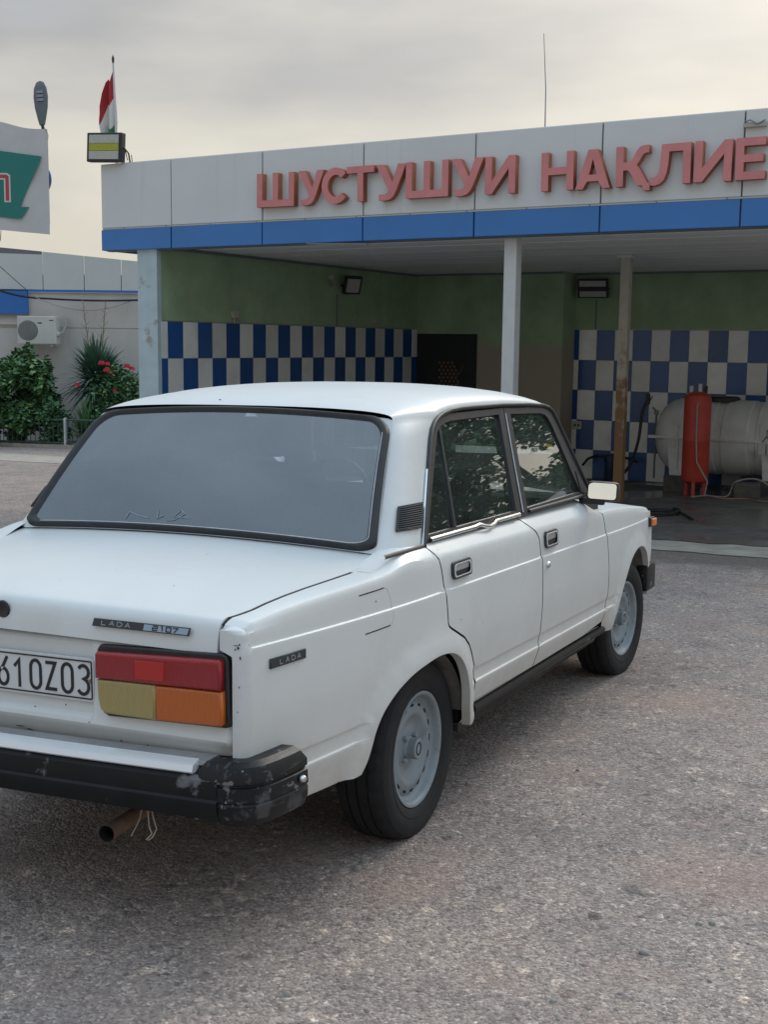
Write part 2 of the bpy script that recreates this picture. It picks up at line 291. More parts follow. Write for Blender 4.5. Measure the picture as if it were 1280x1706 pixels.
# ================================================================== SETTING
def asphalt():
    m = bpy.data.materials.new('asphalt_worn'); m.use_nodes = True; t = m.node_tree; b = t.nodes['Principled BSDF']
    co = N(t, 'ShaderNodeTexCoord'); src = co.outputs['Object']
    def noise(sc_, det=5, ro=.55, loc=None):
        n = N(t, 'ShaderNodeTexNoise'); n.inputs['Scale'].default_value = sc_; n.inputs['Detail'].default_value = det; n.inputs['Roughness'].default_value = ro
        if loc:
            mp_ = N(t, 'ShaderNodeMapping'); mp_.inputs['Location'].default_value = loc; t.links.new(src, mp_.inputs[0]); t.links.new(mp_.outputs[0], n.inputs['Vector'])
        else: t.links.new(src, n.inputs['Vector'])
        return n.outputs['Fac']
    def rmp(f, st):
        r = N(t, 'ShaderNodeValToRGB'); t.links.new(f, r.inputs[0]); ramp(r, st); return r.outputs[0]
    def mix(f, a, b_, bt='MIX'):
        x = N(t, 'ShaderNodeMix', data_type='RGBA', blend_type=bt)
        if isinstance(f, float): x.inputs[0].default_value = f
        else: t.links.new(f, x.inputs[0])
        t.links.new(a, x.inputs[6])
        if isinstance(b_, tuple): x.inputs[7].default_value = (*b_, 1)
        else: t.links.new(b_, x.inputs[7])
        return x.outputs[2]
    def vor(sc_, out='Color'):
        v = N(t, 'ShaderNodeTexVoronoi'); v.inputs['Scale'].default_value = sc_; t.links.new(src, v.inputs['Vector']); return v
    v1 = vor(135); v2 = vor(58); v3 = vor(30)
    s1 = N(t, 'ShaderNodeSeparateColor'); t.links.new(v1.outputs['Color'], s1.inputs[0]); s2 = N(t, 'ShaderNodeSeparateColor'); t.links.new(v2.outputs['Color'], s2.inputs[0]); s3 = N(t, 'ShaderNodeSeparateColor'); t.links.new(v3.outputs['Color'], s3.inputs[0])
    col = rmp(s1.outputs[0], [(0, (.18, .150, .135)), (.3, (.265, .222, .200)), (.65, (.33, .278, .25)), (.92, (.41, .345, .31)), (1, (.55, .475, .43))])
    col = mix(1.0, col, rmp(s2.outputs[1], [(0, (.60, .60, .62)), (.06, (.88, .88, .89)), (.5, (1, 1, 1)), (.90, (1.05, 1.04, 1.02)), (.985, (1.35, 1.32, 1.28)), (1, (1.6, 1.55, 1.5))]), 'MULTIPLY')
    col = mix(1.0, col, rmp(s3.outputs[0], [(0, (.62, .61, .62)), (.03, (1, 1, 1)), (.965, (1, 1, 1)), (.985, (1.5, 1.45, 1.35))]), 'MULTIPLY')
    col = mix(1.0, col, rmp(noise(.55, 7, .6), [(.30, (.76, .77, .80)), (.5, (1, 1, 1)), (.70, (1.14, 1.10, 1.06))]), 'MULTIPLY')
    col = mix(1.0, col, rmp(noise(3.4, 7, .68, (5.1, 2.2, 0)), [(.34, (.80, .80, .82)), (.52, (1, 1, 1)), (.72, (1.10, 1.07, 1.04))]), 'MULTIPLY')
    col = mix(rmp(noise(1.7, 6, .62, (3.3, 1.7, 0)), [(.50, (0, 0, 0)), (.74, (.42, .42, .42))]), col, (.39, .255, .20))
    # oil drips
    col = mix(rmp(noise(2.3, 5, .5, (8.7, 4.4, 0)), [(.665, (0, 0, 0)), (.72, (.55, .55, .55))]), col, (.085, .075, .07))
    # damp belt in front of the apron
    sp = N(t, 'ShaderNodeSeparateXYZ'); t.links.new(src, sp.inputs[0]); nn = N(t, 'ShaderNodeMath', operation='MULTIPLY_ADD'); t.links.new(noise(1.3, 6, .6, (1.2, 6.6, 0)), nn.inputs[0]); nn.inputs[1].default_value = 1.9; t.links.new(sp.outputs['Y'], nn.inputs[2])
    mr = N(t, 'ShaderNodeMapRange'); mr.inputs[1].default_value = 6.95; mr.inputs[2].default_value = 7.35; mr.inputs[3].default_value = 0; mr.inputs[4].default_value = .62; t.links.new(nn.outputs[0], mr.inputs[0])
    m2 = N(t, 'ShaderNodeMapRange'); m2.inputs[1].default_value = -3.4; m2.inputs[2].default_value = -1.6; t.links.new(sp.outputs['X'], m2.inputs[0]); m3 = N(t, 'ShaderNodeMath', operation='MULTIPLY'); t.links.new(mr.outputs[0], m3.inputs[0]); t.links.new(m2.outputs[0], m3.inputs[1])
    m4 = N(t, 'ShaderNodeMapRange'); m4.inputs[1].default_value = 9.5; m4.inputs[2].default_value = 8.0; t.links.new(sp.outputs['Y'], m4.inputs[0]); m5 = N(t, 'ShaderNodeMath', operation='MULTIPLY'); t.links.new(m3.outputs[0], m5.inputs[0]); t.links.new(m4.outputs[0], m5.inputs[1])
    col = mix(m5.outputs[0], col, (.095, .085, .075))
    t.links.new(col, b.inputs['Base Color']); b.inputs['Roughness'].default_value = .85; b.inputs['Specular IOR Level'].default_value = .3
    ad = N(t, 'ShaderNodeMath', operation='ADD'); t.links.new(v1.outputs['Distance'], ad.inputs[0]); t.links.new(v2.outputs['Distance'], ad.inputs[1])
    bp = N(t, 'ShaderNodeBump'); bp.inputs['Strength'].default_value = .75; bp.inputs['Distance'].default_value = .005; bp.invert = True
    t.links.new(ad.outputs[0], bp.inputs['Height']); t.links.new(bp.outputs[0], b.inputs['Normal'])
    return m
M['asphalt'] = asphalt()
M['concrete'] = mat('pale_concrete', (.36, .325, .275), .85, var=(5, .22), bump=(60, .3, .004), spots=(2.2, .60, (.20, .18, .15), .22))
def wetfloor():
    m = mat('wet_concrete', (.115, .11, .105), .5, var=(3, .35), bump=(30, .25, .004), spots=(1.2, .56, (.19, .175, .155), .2))
    t = m.node_tree; b = t.nodes['Principled BSDF']; co = N(t, 'ShaderNodeTexCoord'); n = N(t, 'ShaderNodeTexNoise'); n.inputs['Scale'].default_value = 1.1; t.links.new(co.outputs['Object'], n.inputs['Vector'])
    r = N(t, 'ShaderNodeValToRGB'); ramp(r, [(.42, (.22, .22, .22)), (.6, (.75, .75, .75))]); t.links.new(n.outputs['Fac'], r.inputs[0]); t.links.new(r.outputs[0], b.inputs['Roughness']); return m
M['wet'] = wetfloor()
def sheet(name, poly, dz, m, kind='structure', label=None):
    v = [(x, y, gz(x, y) + dz) for x, y in poly]; o = mk(name, v, [tuple(range(len(v)))], m); o['kind'] = kind
    if label: o['label'] = label
    return o
sheet('ground', [(-320, -200), (320, -200), (320, 320), (-320, 320)], 0, M['asphalt'], label='grey worn asphalt yard with fine gravel speckle')
# worn front edge of the concrete apron
ed = []
x = 1.1
while x > -8.2:
    ed.append((x, 6.88 + random.uniform(-.035, .045))); x -= .22
sheet('apron', [(-8.2, 7.62), (1.1, 7.62)] + ed, .006, M['concrete'], label='pale dry concrete strip in front of the wash bays')
ed = []
x = .95
while x > -6.66:
    ed.append((x, 7.55 + .06 * sin(x * 2.1) + random.uniform(-.05, .05))); x -= .17
sheet('wash_floor', [(-6.66, 13.9), (.95, 13.9)] + ed, .012, M['wet'], label='dark wet concrete floor of the wash bays')
sheet('pavement', [(-30, 12.9), (-8.0, 12.5), (-8.0, 11.5), (-13, 11.3), (-30, 10.4)], .005, M['concrete'], label='pale concrete path in front of the planting bed')
sheet('planting_bed', [(-30, 14.9), (-8.2, 14.9), (-8.2, 19), (-30, 19)], .02, mat('bed_soil', (.09, .07, .05), .95, var=(8, .4), bump=(20, .6, .03)), label='dark soil bed behind the low railing')

# ------------------------------------------------------------------ car wash building
M['white_panel'] = mat('fascia_white_panel', (.60, .625, .635), .42, coat=.15, bump=(1.6, .12, .02), var=(1.2, .04), streak=((14, 14, .5), (.53, .55, .555), .60))
M['blue_panel'] = mat('fascia_blue_panel', (.018, .16, .46), .38, coat=.25, var=(1.5, .08), spots=(9, .72, (.20, .28, .42), .05))
M['joint'] = mat('fascia_joint_grey', (.16, .17, .19), .6)
M['rail'] = mat('aluminium_rail', (.42, .43, .43), .4, metal=.5)
M['green'] = mat('green_plaster', (.31, .43, .27), .9, var=(2.5, .18), bump=(40, .25, .006), spots=[(2.0, .60, (.20, .26, .20), .25), (6, .68, (.32, .33, .29), .1)])
def bay1_plaster():
    m = mat('green_over_grey_plaster', (.31, .43, .27), .9, var=(2.5, .2), bump=(40, .3, .006))
    t = m.node_tree; b = t.nodes['Principled BSDF']; co = N(t, 'ShaderNodeTexCoord'); sp = N(t, 'ShaderNodeSeparateXYZ'); t.links.new(co.outputs['Object'], sp.inputs[0])
    n = N(t, 'ShaderNodeTexNoise'); n.inputs['Scale'].default_value = 2.6; n.inputs['Detail'].default_value = 7; t.links.new(co.outputs['Object'], n.inputs['Vector'])
    a = N(t, 'ShaderNodeMath', operation='MULTIPLY_ADD'); a.inputs[1].default_value = .55; t.links.new(n.outputs['Fac'], a.inputs[0]); t.links.new(sp.outputs['Z'], a.inputs[2])
    r = N(t, 'ShaderNodeMapRange'); r.inputs[1].default_value = 1.95; r.inputs[2].default_value = 1.75; t.links.new(a.outputs[0], r.inputs[0])
    old = b.inputs['Base Color'].links[0].from_socket
    mx = N(t, 'ShaderNodeMix', data_type='RGBA'); t.links.new(r.outputs[0], mx.inputs[0]); t.links.new(old, mx.inputs[6]); mx.inputs[7].default_value = (.38, .34, .28, 1); t.links.new(mx.outputs[2], b.inputs['Base Color']); return m
M['green_grey'] = bay1_plaster()
M['pillar'] = mat('whitewashed_pillar', (.42, .52, .56), .8, var=(3, .12), bump=(25, .4, .01), spots=[(4, .64, (.30, .30, .27), .06), (2.2, .66, (.07, .16, .42), .12)])
M['post'] = mat('post_white_paint', (.55, .57, .57), .55, var=(5, .08), spots=[(16, .68, (.24, .15, .09), .05)])
def rustpost():
    m = mat('post_rusting', (.47, .45, .38), .65, var=(8, .12))
    t = m.node_tree; b = t.nodes['Principled BSDF']; co = N(t, 'ShaderNodeTexCoord'); sp = N(t, 'ShaderNodeSeparateXYZ'); t.links.new(co.outputs['Object'], sp.inputs[0])
    n = N(t, 'ShaderNodeTexNoise'); n.inputs['Scale'].default_value = 9; n.inputs['Detail'].default_value = 7; t.links.new(co.outputs['Object'], n.inputs['Vector'])
    a = N(t, 'ShaderNodeMath', operation='MULTIPLY_ADD'); a.inputs[1].default_value = 2.6; t.links.new(n.outputs['Fac'], a.inputs[0]); t.links.new(sp.outputs['Z'], a.inputs[2])
    r = N(t, 'ShaderNodeMapRange'); r.inputs[1].default_value = 2.75; r.inputs[2].default_value = 2.2; t.links.new(a.outputs[0], r.inputs[0])
    old = b.inputs['Base Color'].links[0].from_socket
    mx = N(t, 'ShaderNodeMix', data_type='RGBA'); t.links.new(r.outputs[0], mx.inputs[0]); t.links.new(old, mx.inputs[6]); mx.inputs[7].default_value = (.23, .125, .055, 1); t.links.new(mx.outputs[2], b.inputs['Base Color']); return m
M['rustpost'] = rustpost()
M['soffit'] = mat('soffit_strip', (.89, .89, .88), .5, var=(2, .04), spots=(3, .66, (.70, .68, .64), .12))
M['roofing'] = mat('roof_sheet', (.30, .31, .32), .7, var=(2, .1))
M['grout'] = mat('tile_grout', (.30, .30, .29), .9)
M['tile_white'] = mat('tile_white', (.80, .82, .80), .28, var=(3, .06), spots=(5, .68, (.62, .62, .58), .15))
M['tile_blue'] = mat('tile_blue', (.016, .085, .29), .25, var=(3, .10), spots=(7, .72, (.10, .16, .30), .1))

def tile_wear(m):
    t = m.node_tree; b = t.nodes['Principled BSDF']; oi = N(t, 'ShaderNodeObjectInfo'); mr = N(t, 'ShaderNodeMapRange'); mr.inputs[3].default_value = .80; mr.inputs[4].default_value = 1.08; t.links.new(oi.outputs['Random'], mr.inputs[0])
    old = b.inputs['Base Color'].links[0].from_socket; hs = N(t, 'ShaderNodeHueSaturation'); t.links.new(old, hs.inputs['Color']); t.links.new(mr.outputs[0], hs.inputs['Value'])
    g_ = N(t, 'ShaderNodeNewGeometry'); n = N(t, 'ShaderNodeTexNoise'); n.inputs['Scale'].default_value = 2.4; n.inputs['Detail'].default_value = 8; n.inputs['Roughness'].default_value = .65; t.links.new(g_.outputs['Position'], n.inputs['Vector'])
    r = N(t, 'ShaderNodeMapRange'); r.inputs[1].default_value = .48; r.inputs[2].default_value = .70; r.inputs[4].default_value = .30; t.links.new(n.outputs['Fac'], r.inputs[0])
    mx = N(t, 'ShaderNodeMix', data_type='RGBA'); t.links.new(r.outputs[0], mx.inputs[0]); t.links.new(hs.outputs[0], mx.inputs[6]); mx.inputs[7].default_value = (.36, .34, .29, 1) if 'white' in m.name else (.06, .09, .16, 1); t.links.new(mx.outputs[2], b.inputs['Base Color'])
tile_wear(M['tile_white']); tile_wear(M['tile_blue'])
XL, Y0, YB1, YB2, XS, ZC = -6.68, 7.36, 13.25, 13.70, -4.30, 2.585
wash = empty('car_wash', (0, 0, 0))
tag(wash, 'open-fronted car wash with white and blue fascia and chequered tiled bays', 'building')
def wp(name, m, *boxes):
    b = MB()
    for q in boxes: b.box(*q)
    return b.build(name, m, wash)
wall_left = wp('wall', M['green'], (XL - .22, XL, Y0 + .05, YB2 + .3, -.75, ZC + .4))
wp('pillar', M['pillar'], (-6.95, XL + .012, Y0 - .02, Y0 + .05, -.75, ZC - .02))
back1 = wp('wall', M['green_grey'], (XL, XS, YB1, YB1 + .7, -.75, ZC + .4))
back2 = wp('wall', M['green'], (XS, .95, YB2, YB2 + .25, -.75, ZC + .4))
wp('post', M['post'], (.98, 1.10, 7.44, 7.56, -.5, 2.58))
wp('post', M['post'], (.98, 1.10, 13.5, 13.62, -.6, 2.58))
roof = wp('roof', M['roofing'], (-7.35, 1.15, 7.42, 14.2, 3.05, 3.2))
# soffit strips running along the front
sm = MB().cham(-7.3, 1.1, 0, .098, ZC, ZC + .03, .004)
me0 = None
n_strip = int((YB2 + .1 - 7.44) / .102)
for i in range(n_strip):
    if me0 is None:
        o = sm.build('ceiling_strip', M['soffit'], wash); me0 = o.data
    else:
        o = link('ceiling_strip', me0, wash)
    o.location = (0, 7.44 + i * .102, random.uniform(-.002, .002))
wp('ceiling_backing', M['black_gap'], (-7.3, 1.1, 7.44, 14.0, ZC + .034, ZC + .05))
wp('ceiling_trim', M['joint'], (XL, XL + .02, 7.5, YB1, ZC - .035, ZC - .003), (XL, XS, YB1 - .02, YB1, ZC - .03, ZC - .004), (XS, .95, YB2 - .02, YB2, ZC - .03, ZC - .004))
# fascia: white and blue cassettes, each its own piece
joints = [-7.44, -6.418, -5.197, -3.973, -2.752, -1.512, -.275, .95, 1.16]
wp('fascia_backing', M['joint'], (-7.41, 1.14, 7.325, 7.40, 2.56, 3.47))
for i in range(len(joints) - 1):
    a, b_ = joints[i] + .007, joints[i + 1] - .007
    MB().cham(a, b_, 7.30 + random.uniform(-.002, .002), 7.34, 2.792, 3.486, .006).build('white_panel', M['white_panel'], wash)
    MB().cham(a, b_, 7.292 + random.uniform(-.002, .002), 7.34, 2.545, 2.772, .006).build('blue_panel', M['blue_panel'], wash)
wp('fascia_rail', M['rail'], (-7.42, 1.14, 7.296, 7.33, 2.7745, 2.789))
wp('fascia_cap', M['white_panel'], (-7.44, 1.16, 7.32, 7.75, 3.478, 3.492))
wp('fascia_side', M['white_panel'], (-7.44, -7.41, 7.345, 8.2, 2.79, 3.476))
wp('fascia_side', M['blue_panel'], (-7.445, -7.412, 7.345, 8.2, 2.545, 2.775))
wp('fascia_return', M['joint'], (-7.40, 1.1, 7.345, 7.43, 2.535, 2.552))
MB().box(-.36, .36, -.02, .0, -.018, .0, Matrix.Translation((-4.28, 7.31, 2.535)) @ Matrix.Rotation(R(2.2), 4, 'Y')).build('loose_trim', M['joint'], wash)
# rivets along the rail
rv = MB().lathe([(.0, -.004), (.006, -.003), (.007, 0)], 8, 'Y')
ro = None
x = -7.1
while x < .9:
    if ro is None: o = rv.build('rivet', M['joint'], wash); ro = o.data
    else: o = link('rivet', ro, wash)
    o.location = (x, 7.2955, 2.782); x += .61
# posts
pb = MB().cham(-2.50, -2.375, 7.44, 7.452, -.5, 2.585, .003).cham(-2.50, -2.488, 7.453, 7.56, -.5, 2.583, .003).cham(-2.387, -2.375, 7.453, 7.56, -.5, 2.583, .003)
pb.build('post', M['post'], wash)
MB().cham(-2.47, -2.36, 10.5, 10.60, -.5, 2.585, .006).build('post', M['rustpost'], wash)
wp('post_flange', M['post'], (-2.50, -2.33, 10.47, 10.63, 2.55, 2.583))
# tiles
tw, th = .265, .412
tb = {}
def tile_mesh(key, sx, sz, axis, m):
    k = (key, round(sx, 3), round(sz, 3), axis)
    if k not in tb:
        b = MB(); g = .0022
        if axis == 'X': b.cham(0, .012, g, sx - g, g, sz - g, .002)
        else: b.cham(g, sx - g, -.012, 0, g, sz - g, .002)
        o = b.build('tile', m, wash); tb[k] = o.data; return o
    return link('tile', tb[k], wash)
ys = [7.40, 7.507]
while ys[-1] + tw < YB1 - .01: ys.append(ys[-1] + tw)
ys.append(YB1 - .004)
for r_ in range(5):
    zt = 1.763 - th * r_
    for i in range(len(ys) - 1):
        blue = (i + r_) % 2 == 1
        o = tile_mesh('b' if blue else 'w', ys[i + 1] - ys[i], th, 'X', M['tile_blue'] if blue else M['tile_white'])
        o.location = (XL + .003 + random.uniform(0, .0015), ys[i], zt - th)
wp('tile_bed', M['grout'], (XL, XL + .008, 7.4, YB1, 1.763 - 5 * th, 1.766))
wp('tile_trim', M['rail'], (XL, XL + .014, 7.4, YB1, 1.767, 1.775))
xs = [XS + .004, -4.219]
while xs[-1] < .7: xs.append(xs[-1] + .2703)
th2 = .432
for r_ in range(5):
    zt = 1.777 - th2 * r_
    for i in range(len(xs) - 1):
        blue = (i + r_) % 2 == 0
        o = tile_mesh('b' if blue else 'w', xs[i + 1] - xs[i], th2, 'Y', M['tile_blue'] if blue else M['tile_white'])
        o.location = (xs[i], YB2 - .003 - random.uniform(0, .0015), zt - th2)
wp('tile_bed', M['grout'], (XS, .94, YB2 - .008, YB2, 1.777 - 5 * th2, 1.78))
wp('tile_trim', M['rail'], (XS, .94, YB2 - .014, YB2, 1.781, 1.789))
wp('conduit', M['joint'], (-3.985, -3.973, YB2 - .012, YB2, 1.79, 2.2))
wp('conduit', M['joint'], (XL, XL + .012, 11.0, 11.014, 1.776, 2.2))

# ------------------------------------------------------------------ raised sign letters
M['letter'] = mat('letter_faded_red', (.60, .215, .215), .55, var=(6, .10), spots=(5, .64, (.60, .26, .25), .15))
M['letter_side'] = mat('letter_side_orange', (.40, .13, .06), .6, var=(5, .25), spots=(7, .6, (.46, .20, .04), .1))
S = .20
def G(ch, w):
    h = 1.0; s = .205 / w * w; t = .20   # stroke widths in letter heights; w = width/height
    if ch == 'Ш':
        g = (w - 3 * t) / 2
        return [[[(0, 0), (w, 0), (w, h), (w - t, h), (w - t, .2), (t + g + t, .2), (t + g + t, h), (t + g, h), (t + g, .2), (t, .2), (t, h), (0, h)]]]
    if ch == 'Н': return [[[(0, 0), (t, 0), (t, .41), (w - t, .41), (w - t, 0), (w, 0), (w, h), (w - t, h), (w - t, .60), (t, .60), (t, h), (0, h)]]]
    if ch == 'И': return [[[(0, 0), (t * 1.02, 0), (w - t, .66), (w - t, 0), (w, 0), (w, h), (w - t * 1.02, h), (t, .34), (t, h), (0, h)]]]
    if ch == 'Т': return [[[(w / 2 - t / 2, 0), (w / 2 + t / 2, 0), (w / 2 + t / 2, .81), (w, .81), (w, h), (0, h), (0, .81), (w / 2 - t / 2, .81)]]]
    if ch == 'Е': return [[[(0, 0), (w, 0), (w, .19), (t, .19), (t, .42), (w * .93, .42), (w * .93, .60), (t, .60), (t, .81), (w, .81), (w, h), (0, h)]]]
    if ch == 'А': return [[[(0, 0), (t * 1.05, 0), (w * .335, .19), (w * .665, .19), (w - t * 1.05, 0), (w, 0), (w * .635, h), (w * .365, h)], [(w * .385, .36), (w * .5, .76), (w * .615, .36)]]]
    if ch == 'Л':
        return [[[(w - t, 0), (w, 0), (w, h), (w * .27, h), (w * .235, .45), (w * .20, .28), (w * .13, .20), (0, .19), (0, 0), (w * .12, -.01), (w * .24, .03), (w * .34, .12), (w * .405, .28), (w * .44, .5), (w * .465, .81), (w - t, .81)]]]
    if ch == 'У':
        return [[[(0, h), (w * .27, h), (w * .55, .50), (w * .73, h), (w, h), (w * .70, .30), (w * .61, .13), (w * .50, .03), (w * .34, -.01), (w * .10, 0), (w * .10, .17), (w * .30, .165), (w * .38, .20), (w * .43, .28)]]]
    if ch == 'С':
        o = arc(w * .55, .5, w * .55, .52, 42, 318, 22); i = arc(w * .56, .5, w * .31, .315, 318, 42, 18)
        return [[o + [(w * .98, .03 + .14)] * 0 + i]]
    if ch == 'Қ':
        return [[[(0, 0), (t, 0), (t, .40), (w * .36, .40), (w * .46, .30), (w * .66, 0), (w * .80, 0), (w * .84, -.13), (w * 1.03, -.13), (w * 1.03, .06), (w * .95, .06), (w * .72, .42), (w * .62, .52), (w * .72, .64), (w * .80, .77), (w * .88, .81), (w * .98, .81), (w * .98, 1.0), (w * .82, 1.0), (w * .70, .96), (w * .62, .88), (w * .48, .64), (w * .42, .60), (t, .60), (t, h), (0, h)]]]
lets = list(zip('ШУСТУШУИНАҚЛИЕ', [(-5.212, -4.749), (-4.697, -4.389), (-4.413, -4.120), (-4.118, -3.804), (-3.783, -3.450), (-3.449, -2.992), (-2.959, -2.629), (-2.609, -2.306), (-2.049, -1.741), (-1.722, -1.401), (-1.350, -1.051), (-1.038, -0.691), (-0.663, -0.348), (-0.316, -0.074)]))
sign = empty('wall_sign', (0, 7.3, 2.915)); tag(sign, 'raised faded red Cyrillic letters reading ШУСТУШУИ НАҚЛИЕ along the white fascia', 'sign')
H_ = .335
for ch, (a, b_) in lets:
    for k, loops in enumerate(G(ch, (b_ - a) / H_)):
        lp = [[(p[0] * H_, p[1] * H_) for p in l] for l in loops]
        prism('letter', lp, .075, M['letter'], sign, M['letter_side'], Matrix.Translation((a, -.004, random.uniform(-.004, .004))) @ Matrix.Rotation(R(random.uniform(-.6, .6)), 4, 'Y') @ Matrix.Rotation(R(90), 4, 'X'))
# ================================================================== THE CAR  (local axes: X forward, Y left, Z up; origin on the ground under the rear axle)
car = empty('parked_car')
car.matrix_world = Matrix(((-.0863, -.9961, -.0175, 0), (.9960, -.0867, .0227, 0), (-.0241, -.0155, .9996, 0), (0, 0, 0, 1))).to_3x3().normalized().to_4x4()
tag(car, 'white boxy four-door sedan with scuffed black bumper parked before the car wash', 'car')

# --- outer skin of the right side: s runs up the side, then over the shoulder
SK = [.26, .30, .345, .40, .424, .4315, .4335, .4365, .4385, .446, .466, .4735, .4755, .4780, .480, .486, .60, .70, .764, .7725, .7745, .7775, .7795, .784, .84, .858, .872, .884, .892, .906, .918, .926, .934, .965]
YD = [.742, .762, .782, .797, .8035, .8045, .8040, .7985, .7980, .7980, .7980, .7985, .7990, .8025, .8032, .8035, .809, .808, .8060, .8056, .8052, .7994, .7990, .7988, .795, .793, .7905, .7865, .7785, .765, .752, .741, .722, .69]
ZD = SK[:-1] + [.945]
NK = SK.index(.784) + 1
YT = YD[:NK] + [.795, .793, .7905, .7845, .7775, .765, .754, .742, .728, .690]
ZT = SK[:NK] + [.840, .857, .8685, .8755, .8775, .8792, .880, .8806, .8812, .882]
LX = [-.17, -.235, -.30, -.40, -.52, -.64, -.75, -.84, -.90, -.945, -.970, -.986, -.996, -1.004, -1.010, -1.015, -1.019, -1.022]
LC = [.930, .930, .927, .920, .9115, .902, .892, .8815, .8735, .8665, .8620, .8575, .8520, .8440, .835, .817, .795, .772]
def crown(x): return interp(-x, [.17, .235, .3, .4, .52, .64, .84, .94, .978, 1.01], [.019, .030, .039, .037, .031, .024, .0135, .010, .006, 0])
def lid_edge_z(x): return interp(-x, [-q for q in LX], LC) - crown(x)
ARCH_R = [(.29, .282), (.254, .348), (.24, .40), (.228, .44), (.195, .497), (.136, .549), (.08, .570), (.0, .583), (-.07, .585), (-.2, .573), (-.29, .552), (-.349, .529), (-.40, .50), (-.437, .463), (-.458, .42), (-.472, .383), (-.506, .345)]
ARCH_F = [(2.035, .30), (2.06, .34), (2.106, .395), (2.16, .46), (2.22, .52), (2.29, .575), (2.36, .605), (2.45, .622), (2.54, .618), (2.62, .592), (2.68, .545), (2.72, .48), (2.745, .40), (2.752, .34)]
def spl(P0, k=4):
    out = []
    for i in range(len(P0) - 1):
        p0, p1, p2, p3 = (Vector(P0[max(0, i - 1)]), Vector(P0[i]), Vector(P0[i + 1]), Vector(P0[min(len(P0) - 1, i + 2)]))
        for j in range(k):
            t = j / k; q = .5 * ((2 * p1) + (p2 - p0) * t + (2 * p0 - 5 * p1 + 4 * p2 - p3) * t * t + (3 * p1 - p0 - 3 * p2 + p3) * t ** 3); out.append((q.x, q.y))
    return out + [P0[-1]]
ARCH_R = [(.29, .282), (.258, .345), (.243, .40), (.226, .445), (.192, .500), (.140, .546), (.075, .573), (.0, .584), (-.07, .585), (-.2, .573), (-.29, .552), (-.355, .526), (-.405, .496), (-.440, .458), (-.461, .415), (-.478, .378), (-.506, .345)]
AR0, AF0 = ARCH_R, ARCH_F
ARCH_R, ARCH_F = spl(ARCH_R), spl(ARCH_F)
def seg_d(p, poly):
    d = 9
    for a, b in zip(poly, poly[1:]):
        ax, ay = a; bx, by = b; vx, vy = bx - ax, by - ay; t = max(0, min(1, ((p[0] - ax) * vx + (p[1] - ay) * vy) / (vx * vx + vy * vy)))
        d = min(d, sqrt((p[0] - ax - t * vx) ** 2 + (p[1] - ay - t * vy) ** 2))
    return d
def lid_y(x): return interp(x, [-1.01, -.98, -.9, -.5, -.2], [.661, .661, .678, .6845, .6845])
def skin(x, s, flare=True):
    wt = max(1 - sstep(-.34, -.02, x), sstep(1.70, 1.90, x))
    y = lerp(interp(s, SK, YD), interp(s, SK, YT), wt); z = lerp(interp(s, SK, ZD), interp(s, SK, ZT), wt)
    up = sstep(.80, .872, s)
    if x > 1.95: z -= up * .050 * ((x - 1.95) / .85) ** 1.4
    if x > 2.78: z -= up * .09 * ((x - 2.78) / .14) ** 2
    r = max(0, -.1 - x); f = max(0, x - 2.0)
    y += -.062 * (r / .9) ** 1.8 - .03 * (f / .85) ** 2.2
    if x < 0 and s > .892:
        wq = 1 - sstep(-.34, -.10, x); y = lerp(y, lerp(.7775 - .062 * (r / .9) ** 1.8, lid_y(x) + .0088, (min(s, .965) - .892) / .073), wq)
    if x > 2.84: y -= .07 - sqrt(max(0, .07 ** 2 - (x - 2.84) ** 2))
    wr = up * (1 - sstep(-.34, -.02, x)) if x < 0 else 0
    z -= .015 * x * (1 - wr)
    if wr:
        z += wr * (lid_edge_z(max(x, -.975)) - .0015 - .882 - max(0, -.975 - x) * .45)
    if s < .72:
        d = min(seg_d((x, z), AR0), seg_d((x, z), AF0))
        if d < .09:
            ys_ = interp(s, [.26, .30, .345, .40, .47, .60, .72], [.775, .786, .794, .800, .8045, .809, .8075]); y += (ys_ - interp(s, SK, YD)) * (1 - sstep(.030, .085, d))
            if flare: y += .012 * (1 - sstep(.030, .062, d))
    return Vector((x, -y, z))
def dens(poly, step, closed=True):
    out = []; n = len(poly)
    for i in range(n if closed else n - 1):
        a, b = poly[i], poly[(i + 1) % n]; L = sqrt((a[0] - b[0]) ** 2 + (a[1] - b[1]) ** 2); k = max(1, int(math.ceil(L / step)))
        for j in range(k): out.append((lerp(a[0], b[0], j / k), lerp(a[1], b[1], j / k)))
    if not closed: out.append(poly[-1])
    return out
def inside(p, poly):
    c = False; n = len(poly); j = n - 1
    for i in range(n):
        if (poly[i][1] > p[1]) != (poly[j][1] > p[1]) and p[0] < (poly[j][0] - poly[i][0]) * (p[1] - poly[i][1]) / (poly[j][1] - poly[i][1]) + poly[i][0]: c = not c
        j = i
    return c
def offs(poly, d):
    """shift an open polyline sideways by d (to its left)"""
    out = []
    for i, p in enumerate(poly):
        a = Vector(poly[max(0, i - 1)]); b = Vector(poly[min(len(poly) - 1, i + 1)]); t = (b - a).normalized(); out.append((p[0] - t.y * d, p[1] + t.x * d))
    return out
def cdt(outline, pts, step=.02):
    o2 = dens(outline, step); inn = [p for p in pts if inside(p, o2) and seg_d(p, o2 + [o2[0]]) > .0045]
    vs = [Vector(p) for p in o2 + inn]; n = len(o2)
    r = delaunay_2d_cdt(vs, [(i, (i + 1) % n) for i in range(n)], [], 1, 1e-6)
    return r[0], r[2]
